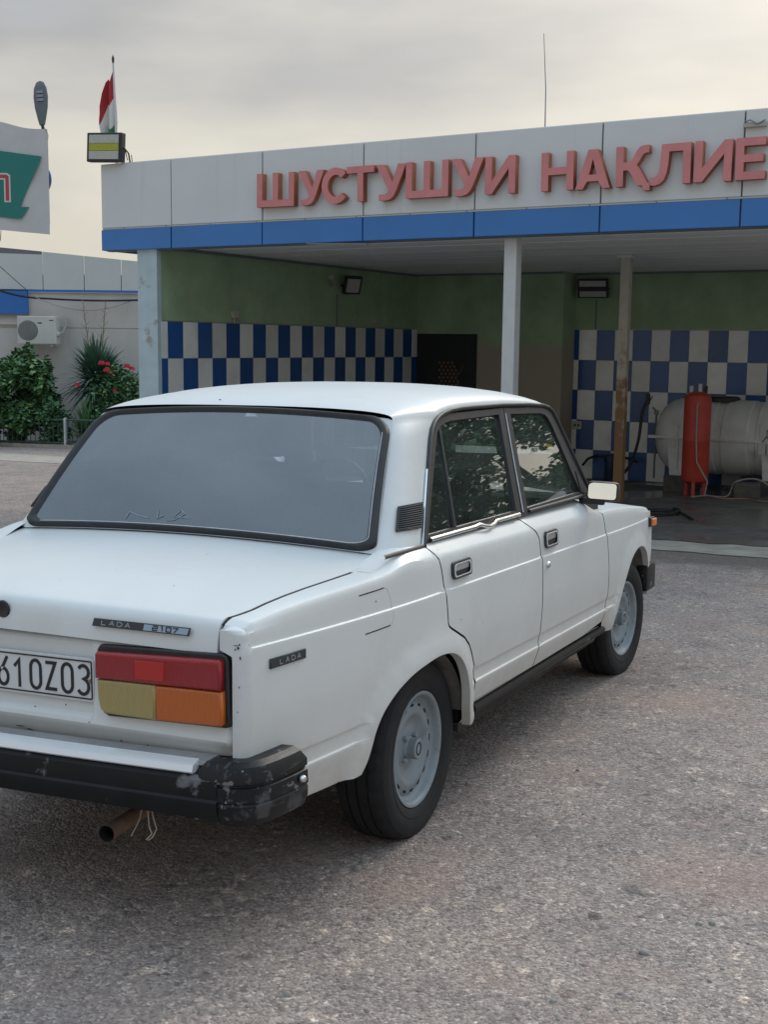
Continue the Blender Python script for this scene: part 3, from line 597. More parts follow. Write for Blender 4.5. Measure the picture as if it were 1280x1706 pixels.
def side_panel(name, outline, m, parent, fn=skin, depth=.022, xstep=.032, extra_x=()):
    """outline in measured (x, z); mapped to (x, s)"""
    ol = [(x, z + .015 * x) if fn is skin else (x, z) for x, z in outline]
    x0 = min(p[0] for p in ol); x1 = max(p[0] for p in ol); nx = int((x1 - x0) / xstep) + 1
    xs_ = [x0 + (x1 - x0) * i / nx for i in range(nx + 1)] + list(extra_x)
    rows = sorted(set(SK[:-1] + [.945, .955] + [.32, .37, .51, .54, .57, .63, .66, .73, .80, .82]))
    V, F = cdt(ol, [(x, s) for x in xs_ for s in rows])
    bm = bmesh.new(); bv = [bm.verts.new(fn(v.x, v.y)) for v in V]; bm.verts.ensure_lookup_table()
    for f in F:
        try: bm.faces.new([bv[i] for i in f])
        except ValueError: pass
    bm.normal_update()
    if sum(f.normal.y * f.calc_area() for f in bm.faces) > 0: bmesh.ops.reverse_faces(bm, faces=bm.faces[:])
    be = [e for e in bm.edges if e.is_boundary]
    old = set(bm.faces)
    r = bmesh.ops.extrude_edge_only(bm, edges=be)
    for f in bm.faces:
        if f not in old:
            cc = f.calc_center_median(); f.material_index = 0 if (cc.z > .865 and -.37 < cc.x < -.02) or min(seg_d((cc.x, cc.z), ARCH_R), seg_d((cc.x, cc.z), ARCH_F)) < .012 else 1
    for v in [g for g in r['geom'] if isinstance(g, bmesh.types.BMVert)]: v.co.y += depth
    bmesh.ops.recalc_face_normals(bm, faces=bm.faces[:])
    if sum(f.normal.y * f.calc_area() for f in bm.faces) > 0: bmesh.ops.reverse_faces(bm, faces=bm.faces[:])
    me = bpy.data.meshes.new(name); bm.to_mesh(me); bm.free(); me.materials.append(m); me.materials.append(M['black_gap'])  # edge flanges coloured black in place of shade inside the panel gaps
    me.polygons.foreach_set('use_smooth', [True] * len(me.polygons)); me.set_sharp_from_angle(angle=R(29))
    return link(name, me, parent)
def mirror(o, parent=None):
    c = o.copy(); COL.objects.link(c); c.parent = parent or o.parent
    if o.parent is car: c.matrix_basis = Matrix.Diagonal((1, -1, 1, 1)) @ o.matrix_basis
    for ch in list(o.children): mirror(ch, c)
    return c
GQ = [(-.016, .936), (-.010, .919), (.020, .876), (.034, .82), (.042, .775), (.053, .70), (.057, .672), (.064, .660), (.080, .651), (.194, .600), (.238, .568), (.269, .530), (.296, .484), (.307, .44), (.311, .40), (.312, .352)]
GB = [(.876, .936), (.889, .907), (.955, .854), (.975, .83), (.985, .767), (.988, .66), (.988, .55), (.984, .48), (.970, .40), (.957, .342)]
GF = [(1.690, .930), (1.735, .900), (1.835, .868), (1.862, .84), (1.892, .752), (1.918, .64), (1.938, .52), (1.936, .46), (1.915, .41), (1.890, .352)]
g = .0036
# rear quarter
xs_top = [-1.022 + i * .05 for i in range(21)]
qout = offs(GQ, -g)
qout = [(x, z) for x, z in qout] + [(.316, .345), (.316, .30), (.312, .283)] + ARCH_R + [(-.6, .341), (-.772, .350), (-.93, .36), (-1.0, .368), (-1.0, .9798), (-.97, .9793), (-.93, .9787), (-.8, .9768), (-.5, .9723), (-.34, .968), (-.15, .948)]
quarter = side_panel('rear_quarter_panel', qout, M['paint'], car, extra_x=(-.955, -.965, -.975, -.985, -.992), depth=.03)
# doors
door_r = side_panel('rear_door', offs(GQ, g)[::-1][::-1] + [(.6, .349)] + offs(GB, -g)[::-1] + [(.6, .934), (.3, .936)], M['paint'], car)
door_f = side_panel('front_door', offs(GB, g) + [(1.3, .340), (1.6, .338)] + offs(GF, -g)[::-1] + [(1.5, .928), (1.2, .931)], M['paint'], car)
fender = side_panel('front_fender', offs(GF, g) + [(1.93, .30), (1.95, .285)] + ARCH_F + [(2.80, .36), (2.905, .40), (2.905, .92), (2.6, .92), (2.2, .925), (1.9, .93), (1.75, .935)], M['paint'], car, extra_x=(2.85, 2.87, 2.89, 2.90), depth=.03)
# wrap of the quarter on to the tail
rows = []
for i in range(45):
    s_ = lerp(.368 - .015, .9645, i / 44); c_ = skin(-1.0, s_); yi = -.706 if c_.z < .775 else -.6715
    rr_ = min(.024, max(.006, (abs(c_.y) - abs(yi)) * .8)); row = []
    for k in range(6):
        a = R(18 * k); row.append(Vector((-1.0 - rr_ * sin(a), c_.y + rr_ * (1 - cos(a)), c_.z - max(0, s_ - .86) * .12 * k / 5)))
    e_ = row[-1]; row += [Vector((e_.x - .0005, lerp(e_.y, yi, .5), e_.z)), Vector((e_.x - .001, yi, e_.z)), Vector((-.985, yi + .001, e_.z))]
    rows.append(row)
rc_ = MB().grid(rows); rc_.build('rear_corner', M['paint'], car, True, 50)
# filler between boot lid, rear screen and pillar foot
rows = []
for i in range(15):
    x = lerp(-.36, -.02, i / 14); a = skin(x, .922); b_ = Vector((x, -.66, lerp(lid_edge_z(min(x, -.17)) - .006, .905, sstep(-.24, -.1, x)))); rows.append([a.lerp(b_, k / 5) + Vector((0, 0, .0005 + .003 * sin(pi * k / 5))) for k in range(6)])
MB().grid(rows).build('pillar_foot', M['paint'], car, True, 60)
# --- glasshouse
def ywin(z): return .745 - (z - .92) * .145 / .42
def win(x, z, o=0.): return Vector((x, -(ywin(z) + o), z))
WB, WT = Vector((-.197, -.678, .913)), Vector((.119, -.578, 1.301))
FQ = [(-.012, .915), (.05, .985), (.11, 1.05), (.17, 1.115), (.225, 1.175), (.275, 1.228), (.315, 1.262), (.355, 1.284), (.40, 1.298)]
def polyat(poly, t):
    L = [0.]
    for a, b in zip(poly, poly[1:]): L.append(L[-1] + (Vector(b) - Vector(a)).length)
    d = t * L[-1]
    for i in range(len(poly) - 1):
        if d <= L[i + 1] + 1e-9: return Vector(poly[i]).lerp(Vector(poly[i + 1]), (d - L[i]) / (L[i + 1] - L[i]))
    return Vector(poly[-1])
def cpil(s, t):
    A = WB.lerp(WT, t); f = polyat(FQ, t); F = win(f.x, f.y)
    C = Vector((A.x + .028, -(ywin(A.z) + .004), A.z + .012)).lerp((A + F) / 2 + Vector((0, -.012, .012)), sstep(.86, 1, t) * .75)
    return A * (1 - s) ** 2 + C * 2 * s * (1 - s) + F * s * s
nc = 9
sv = [(i / nc) ** 1.25 for i in range(nc + 1)]
tv = [i / 16 for i in range(17)]
rb = MB(); rb.grid([[cpil(s, t) for s in sv] for t in tv]); rb.grid([[Vector((p.x, -p.y, p.z)) for p in (cpil(s, t) for s in sv[::-1])] for t in tv])
edge = [cpil(s, 1.0) for s in sv] + [win(x, z) for x, z in ((.45, 1.309), (.52, 1.318), (.62, 1.3235), (.75, 1.326), (.9, 1.328), (1.05, 1.3285), (1.2, 1.328), (1.35, 1.325), (1.45, 1.322), (1.53, 1.318), (1.59, 1.312), (1.63, 1.304))]
ZX = [.10, .13, .17, .22, .28, .36, .45, .60, .75, .92, 1.1, 1.25, 1.38, 1.48, 1.56, 1.66]; ZZ = [1.329, 1.341, 1.354, 1.367, 1.379, 1.391, 1.400, 1.410, 1.4155, 1.4175, 1.415, 1.409, 1.399, 1.386, 1.368, 1.332]
def roofrow(e, dz=0., n=28, k=1.):
    out = []
    for i in range(n + 1):
        th = -pi / 2 + pi * i / n; q = sin(th); sg = -1 if q < 0 else 1
        yy = sg * abs(q) ** .82 * abs(e.y) * k; hh = interp(e.x, ZX, ZZ) - e.z
        zz = e.z + hh * max(0, cos(th)) ** .78 + dz; xx = e.x - .014 * (1 - (yy / abs(e.y)) ** 2) * (1 - sstep(.119, .5, e.x)) + .05 * (1 - (yy / abs(e.y)) ** 2) * sstep(1.3, 1.63, e.x)
        out.append(Vector((xx, yy, zz)))
    return out
rb.grid([roofrow(e) for e in edge])
ro_ = rb.build('roof', M['paint'], car)
bm = bmesh.new(); bm.from_mesh(ro_.data); bmesh.ops.remove_doubles(bm, verts=bm.verts[:], dist=.0015); bmesh.ops.recalc_face_normals(bm, faces=bm.faces[:])
bm.to_mesh(ro_.data); bm.free()
ro_.data.polygons.foreach_set('use_smooth', [True] * len(ro_.data.polygons)); ro_.data.set_sharp_from_angle(angle=R(60))
MB().grid([roofrow(e, -.035, k=.97) for e in edge[2:]]).build('headliner', M['interior'], car, True)
MB().lathe([(.0, .006), (.005, .004), (.006, 0)], 8, 'Z', Matrix.Translation((.155, .10, 1.349))).build('antenna_plug', M['black'], car)
# drip moulding
def sweep(name, path, w, h, m, parent, nrm):
    """flat strip with depth: path points, w across (in the pane plane), h outwards"""
    P_ = [Vector(p) for p in path]; rows = []
    for i, p in enumerate(P_):
        t = (P_[min(i + 1, len(P_) - 1)] - P_[max(0, i - 1)]).normalized(); n_ = Vector(nrm); n_ = (n_ - t * n_.dot(t)).normalized(); b = t.cross(n_)
        rows.append([p - b * w / 2, p - b * w * .42 + n_ * h * .8, p - b * w * .2 + n_ * h, p + b * w * .2 + n_ * h, p + b * w * .42 + n_ * h * .8, p + b * w / 2])
    return MB().grid(rows).build(name, m, parent, True, 50)
WN = (0, -.945, .326)
drip = [win(x, z, .001) for x, z in dens(FQ[:-1] + [(.40, 1.300), (.45, 1.311), (.52, 1.320), (.62, 1.3255), (.75, 1.328), (1.05, 1.331), (1.35, 1.3285), (1.53, 1.322), (1.60, 1.312), (1.635, 1.296), (1.66, 1.26), (1.74, 1.10), (1.81, .955)], .03, False)]
dm = sweep('drip_moulding', drip, .016, .012, M['black'], car, WN)
ch = sweep('chrome_edge', [p + Vector((-.011, 0, .004)) for p in drip[:12]], .005, .008, M['chrome'], car, WN)
# vent grille on the rear pillar
def vpt(a, b): # a along, b up
    s = lerp(.36, .90, a); t = lerp(.135, .30, b); p = cpil(s, t); n_ = (cpil(s + .01, t) - p).cross(cpil(s, t + .01) - p).normalized(); n_ = n_ if n_.y < 0 else -n_
    return p, n_
vr = []
for j in range(5): vr.append([(lambda q: q[0] + q[1] * .003)(vpt(i / 6, j / 4)) for i in range(7)])
vent = MB().grid(vr).build('vent_grille', M['black'], car, True)
for k in range(11):
    b = (k + .5) / 11; pts = [(lambda q: q[0] + q[1] * .007)(vpt(i / 6, b)) for i in range(7)]
    MB().tube(pts, .0026, 5).build('vent_slat', M['badge'], vent, True)
MB().tube([(lambda q: q[0] + q[1] * .006)(vpt(*ab)) for ab in ((0, 0), (.5, 0), (1, 0), (1, .5), (1, 1), (.5, 1), (0, 1), (0, .5), (0, 0))], .004, 5).build('vent_frame', M['black'], vent, True)
# belt strip below the pillar
sweep('belt_trim', [Vector((-.285, -.744, .9165)), Vector((-.20, -.748, .918)), Vector((-.1, -.7495, .918)), Vector((-.018, -.7505, .919))], .014, .006, M['black'], car, (0, -.8, .6))

# --- rear window
def rwin(u, v, off=0.):
    """u -1 (right) .. 1 (left), v 0..1 up; slightly domed pane"""
    B_ = Vector((-.197 - .020 * (1 - u * u), .678 * u, .913 + .024 * (1 - u * u))); T_ = Vector((.119 - .014 * (1 - u * u), .578 * u, 1.301 + .026 * (1 - u * u)))
    n_ = Vector((-.775, 0, .63)); return B_.lerp(T_, v) + n_ * (off + .012 * sin(pi * min(1, max(0, v))))
def rloop(mu, mv0, mv1, r, n=7, k=14):
    """rounded rectangle loop in (u,v) with margins"""
    u1, v0, v1 = 1 - mu, mv0, 1 - mv1; ru = r; rv = r * 1.35; pts = []
    for cx, cy, a in ((u1 - ru, v1 - rv, 0), (-u1 + ru, v1 - rv, 90), (-u1 + ru, v0 + rv * .45, 180), (u1 - ru, v0 + rv * .45, 270)):
        for i in range(n + 1):
            t = R(a + 90 * i / n); pts.append((cx + ru * cos(t), cy + (rv if a < 180 else rv * .45) * sin(t)))
    return dens(pts, .05)
def ring3(name, la, lb, fa, fb, m, parent, mid=None):
    n = len(la); v = [fa(*p) for p in la] + [fb(*p) for p in lb]; f = [(i, (i + 1) % n, n + (i + 1) % n, n + i) for i in range(n)]
    return mk(name, v, f, m, parent, True, 60)
def orient(o, d):
    me = o.data; s = sum((p.normal.dot(Vector(d)) * p.area for p in me.polygons))
    if s < 0: me.flip_normals()
    return o
def ringloops(loops, offs_, m, name, parent):
    n = len(loops[0]); v = []; f = []
    for l, o in zip(loops, offs_): v += [rwin(u, w, o) for u, w in l]
    for k in range(len(loops) - 1): f += [(k * n + i, k * n + (i + 1) % n, (k + 1) * n + (i + 1) % n, (k + 1) * n + i) for i in range(n)]
    return mk(name, v, f, m, parent, True, 50)
def scaled(l, a, b):  # move loop inwards by a (in u) / b (in v)
    return [(u * (1 - a), .5 + (w - .5) * (1 - 2 * b)) for u, w in l]
L0 = rloop(.0, .0, .0, .11)
rw_glass_loop = scaled(L0, .045, .040)
V, F = [], []
nu, nv = 24, 12
gl_o = [p for p in rw_glass_loop]
cv, cf = cdt(gl_o, [(-1 + 2 * i / nu, j / nv) for i in range(nu + 1) for j in range(nv + 1)], .05)
rwo = mk('rear_window', [rwin(p.x, p.y, .004) for p in cv], [tuple(f) for f in cf], M['glass_rear'], car, True, 80); orient(rwo, (-1, 0, .5))
ringloops([L0, scaled(L0, .004, .006), scaled(L0, .018, .018), scaled(L0, .036, .033), scaled(L0, .05, .046)], [-.004, .012, .016, .013, .002], M['black'], 'window_seal', rwo)
sq = []
for u, w in L0:
    du, dv = u, (w - .5) * 2; k = 1 / max(abs(du), abs(dv)); sq.append((du * k * 1.004, .5 + dv * k * .504))
ringloops([sq, scaled(L0, .02, .02)], [-.002, -.003], M['paint'], 'window_surround', rwo)
lc = scaled(L0, .033, .030); lc = [p for p in lc]
nlc = len(lc)
sel = [p for p in lc if p[1] < .9 and p[0] < .9]
sel.sort(key=lambda p: 0)
# bright insert along the right and lower edges
i0 = min(range(nlc), key=lambda i: (lc[i][0] + .93) ** 2 + (lc[i][1] - .85) ** 2); i1 = min(range(nlc), key=lambda i: (lc[i][0] - .9) ** 2 + (lc[i][1] - .05) ** 2)
run = []; i = i0
while i != i1 and len(run) < nlc: run.append(lc[i]); i = (i + 1) % nlc
MB().tube([rwin(u, w, .0142) for u, w in run], .0019, 5).build('chrome_insert', M['alu'], rwo, True)
for k in range(12):
    v_ = .13 + .064 * k
    um = .90
    MB().tube([rwin(-um + 2 * um * i / 24, v_, .0022) for i in range(25)], .0007, 4, False).build('heater_line', M['heater'], rwo)

# --- door windows
def plate_ring(name, outer, inner, o0, o1, m, parent, fn=win):
    n = len(outer); v = [fn(*p, o0) for p in outer] + [fn(*p, o1) for p in outer] + [fn(*p, o1) for p in inner] + [fn(*p, o0 - .012) for p in inner]; f = []
    for k in range(3): f += [(k * n + i, k * n + (i + 1) % n, (k + 1) * n + (i + 1) % n, (k + 1) * n + i) for i in range(n)]
    return mk(name, v, f, m, parent, True, 40)
def dsub(poly, k=5): return [(lerp(a[0], b[0], j / k), lerp(a[1], b[1], j / k)) for a, b in zip(poly, poly[1:] + poly[:1]) for j in range(k)]
ro_out = [(-.004, .922), (.29, 1.232), (.33, 1.264), (.37, 1.284), (.42, 1.300), (.50, 1.312), (1.052, 1.322), (.905, .922)]
ro_in = [(.048, .946), (.325, 1.225), (.355, 1.252), (.385, 1.268), (.43, 1.280), (.50, 1.287), (.985, 1.298), (.862, .946)]
fo_out = [(.910, .922), (1.058, 1.322), (1.50, 1.316), (1.58, 1.306), (1.615, 1.292), (1.645, 1.26), (1.735, 1.08), (1.80, .935)]
fo_in = [(.985, .946), (1.112, 1.297), (1.47, 1.293), (1.525, 1.286), (1.55, 1.272), (1.572, 1.245), (1.63, 1.10), (1.685, .952)]
plate_ring('window_frame', dsub(ro_out), dsub(ro_in), -.02, .004, M['black'], door_r)
plate_ring('window_frame', dsub(fo_out), dsub(fo_in), -.02, .004, M['black'], door_f)
def pane(name, poly, parent, m=None):
    V_, F_ = cdt([p for p in poly], [(x * .12, .9 + z * .06) for x in range(0, 18) for z in range(9)], .06)
    return orient(mk(name, [win(p.x, p.y, -.010 + .006 * sin(pi * (p.y - .92) / .4)) for p in V_], [tuple(f) for f in F_], m or M['glass_side'], parent, True, 80), (0, -1, 0))
pane('window_pane', ro_in, door_r); pane('window_pane', fo_in, door_f)
sweep('quarter_light_bar', [win(.272, .938, -.006), win(.335, 1.11, -.006), win(.393, 1.276, -.006)], .017, .010, M['black'], door_r, WN)
# bright, partly lifted strip below the rear door pane
wv = [win(lerp(.04, .87, i / 20), .932 + (.010 * sin(i * .9) if 9 < i < 15 else 0), .010 + (.006 * sin((i - 9) * .6) if 9 < i < 15 else 0)) for i in range(21)]
sweep('belt_strip', wv, .014, .006, M['chrome'], door_r, (0, -.8, .6))
sweep('belt_strip', [win(lerp(.985, 1.68, i / 8), .934, .008) for i in range(9)], .012, .006, M['black'], door_f, (0, -.8, .6))
sweep('pillar_chrome', [win(.922, .935, .005), win(.99, 1.13, .005), win(1.052, 1.30, .005)], .004, .004, M['alu'], door_f, WN)

def handle(x0, x1, z0, z1, par):
    def pt(x, z, o): p = skin(x, z + .015 * x, False); return Vector((p.x, p.y - o, p.z))
    def rr(x0, x1, z0, z1, r=.012): return dens([(x0 + r, z0), (x1 - r, z0), (x1 - r * .3, z0 + r * .3), (x1, z0 + r), (x1, z1 - r), (x1 - r * .3, z1 - r * .3), (x1 - r, z1), (x0 + r, z1), (x0 + r * .3, z1 - r * .3), (x0, z1 - r), (x0, z0 + r), (x0 + r * .3, z0 + r * .3)], .02)
    a, b, c = rr(x0, x1, z0, z1), rr(x0 + .006, x1 - .006, z0 + .006, z1 - .006), rr(x0 + .014, x1 - .014, z0 + .010, z1 - .010)
    k = min(len(a), len(b), len(c))
    def rs(l): return [l[int(i * len(l) / k)] for i in range(k)]
    a, b, c = rs(a), rs(b), rs(c)
    v = [pt(*p, 0.) for p in a] + [pt(*p, .010) for p in a] + [pt(*p, .010) for p in b] + [pt(*p, .003) for p in b]
    f = [(q * k + i, q * k + (i + 1) % k, (q + 1) * k + (i + 1) % k, (q + 1) * k + i) for q in range(3) for i in range(k)]
    h = mk('handle', v, f, M['badge'], par, True, 30)
    v = [pt(*p, .0105) for p in b] + [pt(*p, .0105) for p in c]; f = [(i, (i + 1) % k, k + (i + 1) % k, k + i) for i in range(k)]
    mk('handle_rim', v, f, M['bright_trim'], h)
    mk('handle_recess', [pt(*p, .0035) for p in b], [tuple(range(k))], M['black'], h)
    xm = lerp(x0, x1, .5)
    MB().cham(x0 + .02, x1 - .012, pt(xm, z1, 0).y - .008, pt(xm, z1, 0).y - .002, z0 + (z1 - z0) * .42, z1 - .012, .003).build('handle_flap', M['alu'], h)
handle(.103, .258, .800, .855, door_r); handle(1.028, 1.178, .788, .851, door_f)
pk = skin(1.043, .740, False)
MB().lathe([(0, -.012), (.010, -.010), (.014, -.004), (.014, 0)], 14, 'Y', Matrix.Translation(pk)).build('keyhole', M['chrome'], door_f, True)
# fuel flap: thin recessed outline on the quarter, and the side badge
def spt(x, z, o): p = skin(x, z + .015 * x, False); return Vector((p.x, p.y - o, p.z))
fl = [(-.508, .8495), (-.45, .849), (-.37, .848), (-.352, .842), (-.338, .82), (-.330, .79), (-.332, .75), (-.338, .742), (-.352, .7365), (-.42, .736), (-.494, .736)]
MB().tube([spt(x, z, -.0008) for x, z in dens(fl[:3], .02, False)], .0022, 5).build('fuel_flap_gap', M['black_gap'], quarter)
MB().tube([spt(x, z, -.0008) for x, z in dens(fl[8:], .02, False)], .0022, 5).build('fuel_flap_gap', M['black_gap'], quarter)
MB().tube([spt(x, z, -.0012) for x, z in dens(fl[2:9], .01, False)], .0016, 5).build('fuel_flap_gap', M['joint'], quarter)
# black rub strip on the sill and the sill itself
sx = [.30 + i * .04 for i in range(42)]
rows = []
for x in sx:
    e = 1 - sstep(1.86, 1.95, x) * .0
    rows.append([Vector((x, -.770, .348 - .012 * x)), Vector((x, -.778, .342 - .012 * x)), Vector((x, -.768, .312 - .012 * x)), Vector((x, -.750, .284 - .012 * x)), Vector((x, -.70, .262 - .012 * x))])
sill = MB().grid(rows).build('sill', M['paint_dirty'], car, True, 60)
rows = []
for x in [.335 + i * .04 for i in range(41)]:
    z = .340 - .0105 * x
    rows.append([Vector((x, -.772, z + .004)), Vector((x, -.794, z)), Vector((x, -.798, z - .012)), Vector((x, -.790, z - .028)), Vector((x, -.765, z - .030))])
rs_ = MB().grid(rows); rs_.f += [(0, 1, 2, 3, 4), tuple(len(rs_.v) - 5 + k for k in range(5))]; rs_.build('sill_moulding', M['bumper'], car, True, 40)
# indicator on the front wing
ip = skin(2.795, .735 + .02)
MB().cham(ip.x - .045, ip.x + .045, ip.y - .016, ip.y + .02, ip.z - .024, ip.z + .024, .006).build('indicator_base', M['black'], car)
MB().cham(ip.x - .036, ip.x + .038, ip.y - .028, ip.y - .012, ip.z - .019, ip.z + .019, .006).build('side_indicator', M['orange'], car)
# door mirror
mm = Matrix.Translation((1.70, -.832, .957)) @ Matrix.Rotation(R(7), 4, 'Z') @ Matrix.Rotation(R(2), 4, 'X') @ Matrix.Rotation(R(5), 4, 'Y')
mh = MB().cham(-.006, .062, -.069, .069, -.042, .043, .022, mm).build('mirror_housing', M['black'], car, True)
prism('mirror_glass', [[(-.060, -.022), (-.056, -.031), (-.046, -.034), (.046, -.034), (.056, -.031), (.060, -.022), (.060, .024), (.056, .032), (.046, .035), (-.040, .035), (-.054, .030), (-.060, .020)]], .004, M['mirror'], mh, M['black'], mm @ Matrix(((0, 0, -1, -.0045), (-1, 0, 0, 0), (0, 1, 0, 0), (0, 0, 0, 1))))
MB().cham(.0, .04, -.01, .10, -.06, -.03, .01, mm).build('mirror_arm', M['black'], mh, True)
mk('mirror_base', [win(1.69, .95, .008), win(1.80, .935, .008), win(1.70, 1.04, .008), win(1.69, .95, -.01), win(1.80, .935, -.01), win(1.70, 1.04, -.01)], [(0, 1, 2), (3, 5, 4), (0, 3, 4, 1), (1, 4, 5, 2), (2, 5, 3, 0)], M['black'], mh)
# sticker on the windscreen edge is built with the screen below

# --- boot lid
rows = []
for i, x in enumerate(LX):
    zc = LC[i]; ye = lid_y(x); row = []
    ze = zc - crown(x)
    for j in range(29):
        u = -1 + 2 * j / 28; w = 1 - abs(u) ** 2.0; row.append(Vector((x - .003 * w - .008 * (1 - w) * sstep(-.93, -1.0, -x) * 0, u * ye, lerp(ze, zc, w))))
    sk_ = Vector((.03 * sstep(.95, .985, -x), 0, -.03 * (1 - sstep(.95, .985, -x)))); rows.append([row[0] + sk_] + row + [row[-1] + sk_])
rows.append([p + Vector((.02, 0, -.001)) for p in rows[-1]])
lid = MB().grid(rows).build('boot_lid', M['paint'], car, True, 45)
MB().lathe([(0, .003), (.016, .003), (.021, .005), (.024, .001)], 20, 'X', Matrix.Translation((-1.0185, .006, .822)) @ Matrix.Rotation(pi, 4, 'Z')).build('boot_lock', M['black'], lid, True)

# --- tail panel
def tilt(o, a):
    T = Matrix.Translation((0, -.7, .6)); o.matrix_basis = T @ Matrix.Rotation(a, 4, 'X') @ T.inverted() @ o.matrix_basis; return o
ZR = [.780, .770, .764, .70, .63, .585, .572, .562, .554, .545, .53, .515, .49, .40]; XR = [-.995, -1.011, -1.016, -1.018, -1.020, -1.023, -1.027, -1.029, -1.025, -1.015, -1.005, -.997, -.988, -.97]
ysr = [-.702, -.69, -.6, -.45, -.32, -.288, -.280, -.2, -.1, 0, .1, .2, .280, .288, .32, .45, .6, .69, .702]
rows = []
for z, x in zip(ZR, XR):
    row = []
    for y in ysr:
        rc = .014 * (1 - sstep(.279, .289, abs(y))) * (sstep(.57, .59, z) * (1 - sstep(.760, .772, z)) if .57 < z < .775 else 0)
        row.append(Vector((x + rc + (.012 if abs(y) > .70 else 0), y, z)))
    rows.append(row)
tail = tilt(MB().grid(rows).build('tail_panel', M['paint'], car, True, 32), -.016)
def REAR(x0): return Matrix(((0, 0, -1, x0), (-1, 0, 0, 0), (0, 1, 0, 0), (0, 0, 0, 1)))
lo = [(.308, .770), (.670, .780), (.682, .775), (.687, .762), (.689, .640), (.692, .612), (.688, .604), (.676, .600), (.330, .590), (.314, .597), (.305, .625), (.300, .68), (.299, .758)]
lamp = prism('tail_light', [lo], .022, M['black'], car, None, REAR(-.998), .004)
prism('red_lens', [[(.305, .688), (.677, .694), (.676, .764), (.670, .768), (.312, .757), (.306, .750)]], .028, M['lens_red'], lamp, None, REAR(-1.012), .006)
prism('lens_ridge', [[(.312, .748), (.668, .758), (.668, .7605), (.312, .7505)]], .002, M['lens_reflector'], lamp, None, REAR(-1.0385), .0005)
prism('reflector', [[(.430, .700), (.516, .7015), (.516, .748), (.430, .7465)]], .003, M['lens_reflector'], lamp, None, REAR(-1.0385), .001)
prism('clear_lens', [[(.484, .600), (.484, .6885), (.308, .6855), (.311, .64), (.318, .610), (.334, .600)]], .025, M['lens_clear'], lamp, None, REAR(-1.012), .006)
prism('amber_lens', [[(.4865, .6005), (.672, .607), (.679, .612), (.678, .691), (.4865, .6885)]], .026, M['lens_amber'], lamp, None, REAR(-1.012), .006)
lamp.location = (-.011, -.012, -.003); tilt(lamp, -.012)
lamp2 = mirror(lamp)
# number plate
pl = prism('number_plate', [[(-.25, .617), (.262, .617), (.268, .623), (.268, .723), (.262, .729), (-.25, .729), (-.256, .723), (-.256, .623)]], .006, M['plate'], car, None, REAR(-1.004), .001)
prism('plate_border', [[(-.248, .623), (.260, .623), (.2635, .6265), (.2635, .7195), (.260, .723), (-.248, .723), (-.2515, .7195), (-.2515, .6265)], [(-.247, .6265), (.259, .6265), (.260, .6275), (.260, .7185), (.259, .7195), (-.247, .7195), (-.248, .7185), (-.248, .6275)]], .002, M['plate_ink'], pl, None, REAR(-1.0098))
CH = {'3': [arc(.5, .76, .42, .22, 150, -80, 12) + arc(.46, .28, .46, .26, 80, -150, 14)],
      '0': [arc(.5, .72, .42, .26, 0, 180, 12) + arc(.5, .28, .42, .26, 180, 360, 12)], 'Z': [[(.06, .95), (.86, .95), (.12, .06), (.96, .06)]], '1': [[(.14, .70), (.56, .93), (.56, .0)]],
      '6': [[(.88, 1.0), (.5, .66)] + arc(.5, .30, .42, .28, 140, 480, 20)]}
for c, a in (('3', .216), ('0', .164), ('Z', .111), ('0', .060), ('1', .003), ('6', -.050)):
    w_, h_ = .039, .077
    for st in CH[c]:
        lp = stroke([(a + p[0] * w_, .634 + p[1] * h_) for p in st], .0085, closed=(c == '0'))
        prism('plate_character', lp, .002, M['plate_ink'], pl, None, REAR(-1.0098))
MB().lathe([(0, .004), (.005, .003), (.006, 0)], 10, 'X', Matrix.Translation((-1.0098, -.257, .671)) @ Matrix.Rotation(pi, 4, 'Z')).build('plate_screw', M['rust'], pl)
pl.location = (-.011, -.023, -.002); tilt(pl, -.016)
# badges
LET = {'L': [[(0, 1), (0, 0), (.8, 0)]], 'A': [[(0, 0), (.5, 1), (1, 0)], [(.2, .35), (.8, .35)]], 'D': [[(0, 0), (0, 1), (.6, 1), (1, .7), (1, .3), (.6, 0), (.08, 0)]],
       '2': [[(0, 1), (1, 1), (1, .5), (0, .5), (0, 0), (1, 0)]], '1': [[(.3, 1), (.6, 1), (.6, 0)]], '0': [[(0, .02), (0, 1), (1, 1), (1, 0), (.08, 0)]], '7': [[(0, 1), (1, 1), (.3, 0)]]}
def letters(txt, a, b, w, h, gap, sw, mat_, parent, M4):
    for c in txt:
        for q, st in enumerate(LET[c]): prism('badge_letter', stroke([(a + p[0] * w, b + p[1] * h) for p in st], sw), .0012 + .0006 * q, mat_, parent, None, M4)
        a += w + gap
bd = prism('model_badge', [[(.276, .810), (.566, .812), (.570, .832), (.280, .830)]], .005, M['badge'], car, None, REAR(-1.004), .001)
prism('badge_field', [[(.434, .8135), (.564, .8145), (.567, .8295), (.436, .8285)]], .0015, M['badge_blue'], bd, None, REAR(-1.0088))
letters('LADA', .306, .8155, .015, .0105, .009, .0022, M['badge_letter'], bd, REAR(-1.0088))
letters('2107', .462, .8165, .014, .0105, .006, .0030, M['badge'], bd, REAR(-1.0102))
bd.matrix_basis = Matrix.Translation((-1.0225, -.017, .817)) @ Matrix.Rotation(R(12), 4, 'Y') @ Matrix.Translation((1.004, 0, -.82))
bp0, bp1 = spt(-.935, .729, 0), spt(-.791, .742, 0); ux = (spt(-.791, .741, 0) - spt(-.935, .741, 0)).normalized(); uz = Vector((0, 0, 1)); un = ux.cross(uz).normalized(); uz = un.cross(ux)
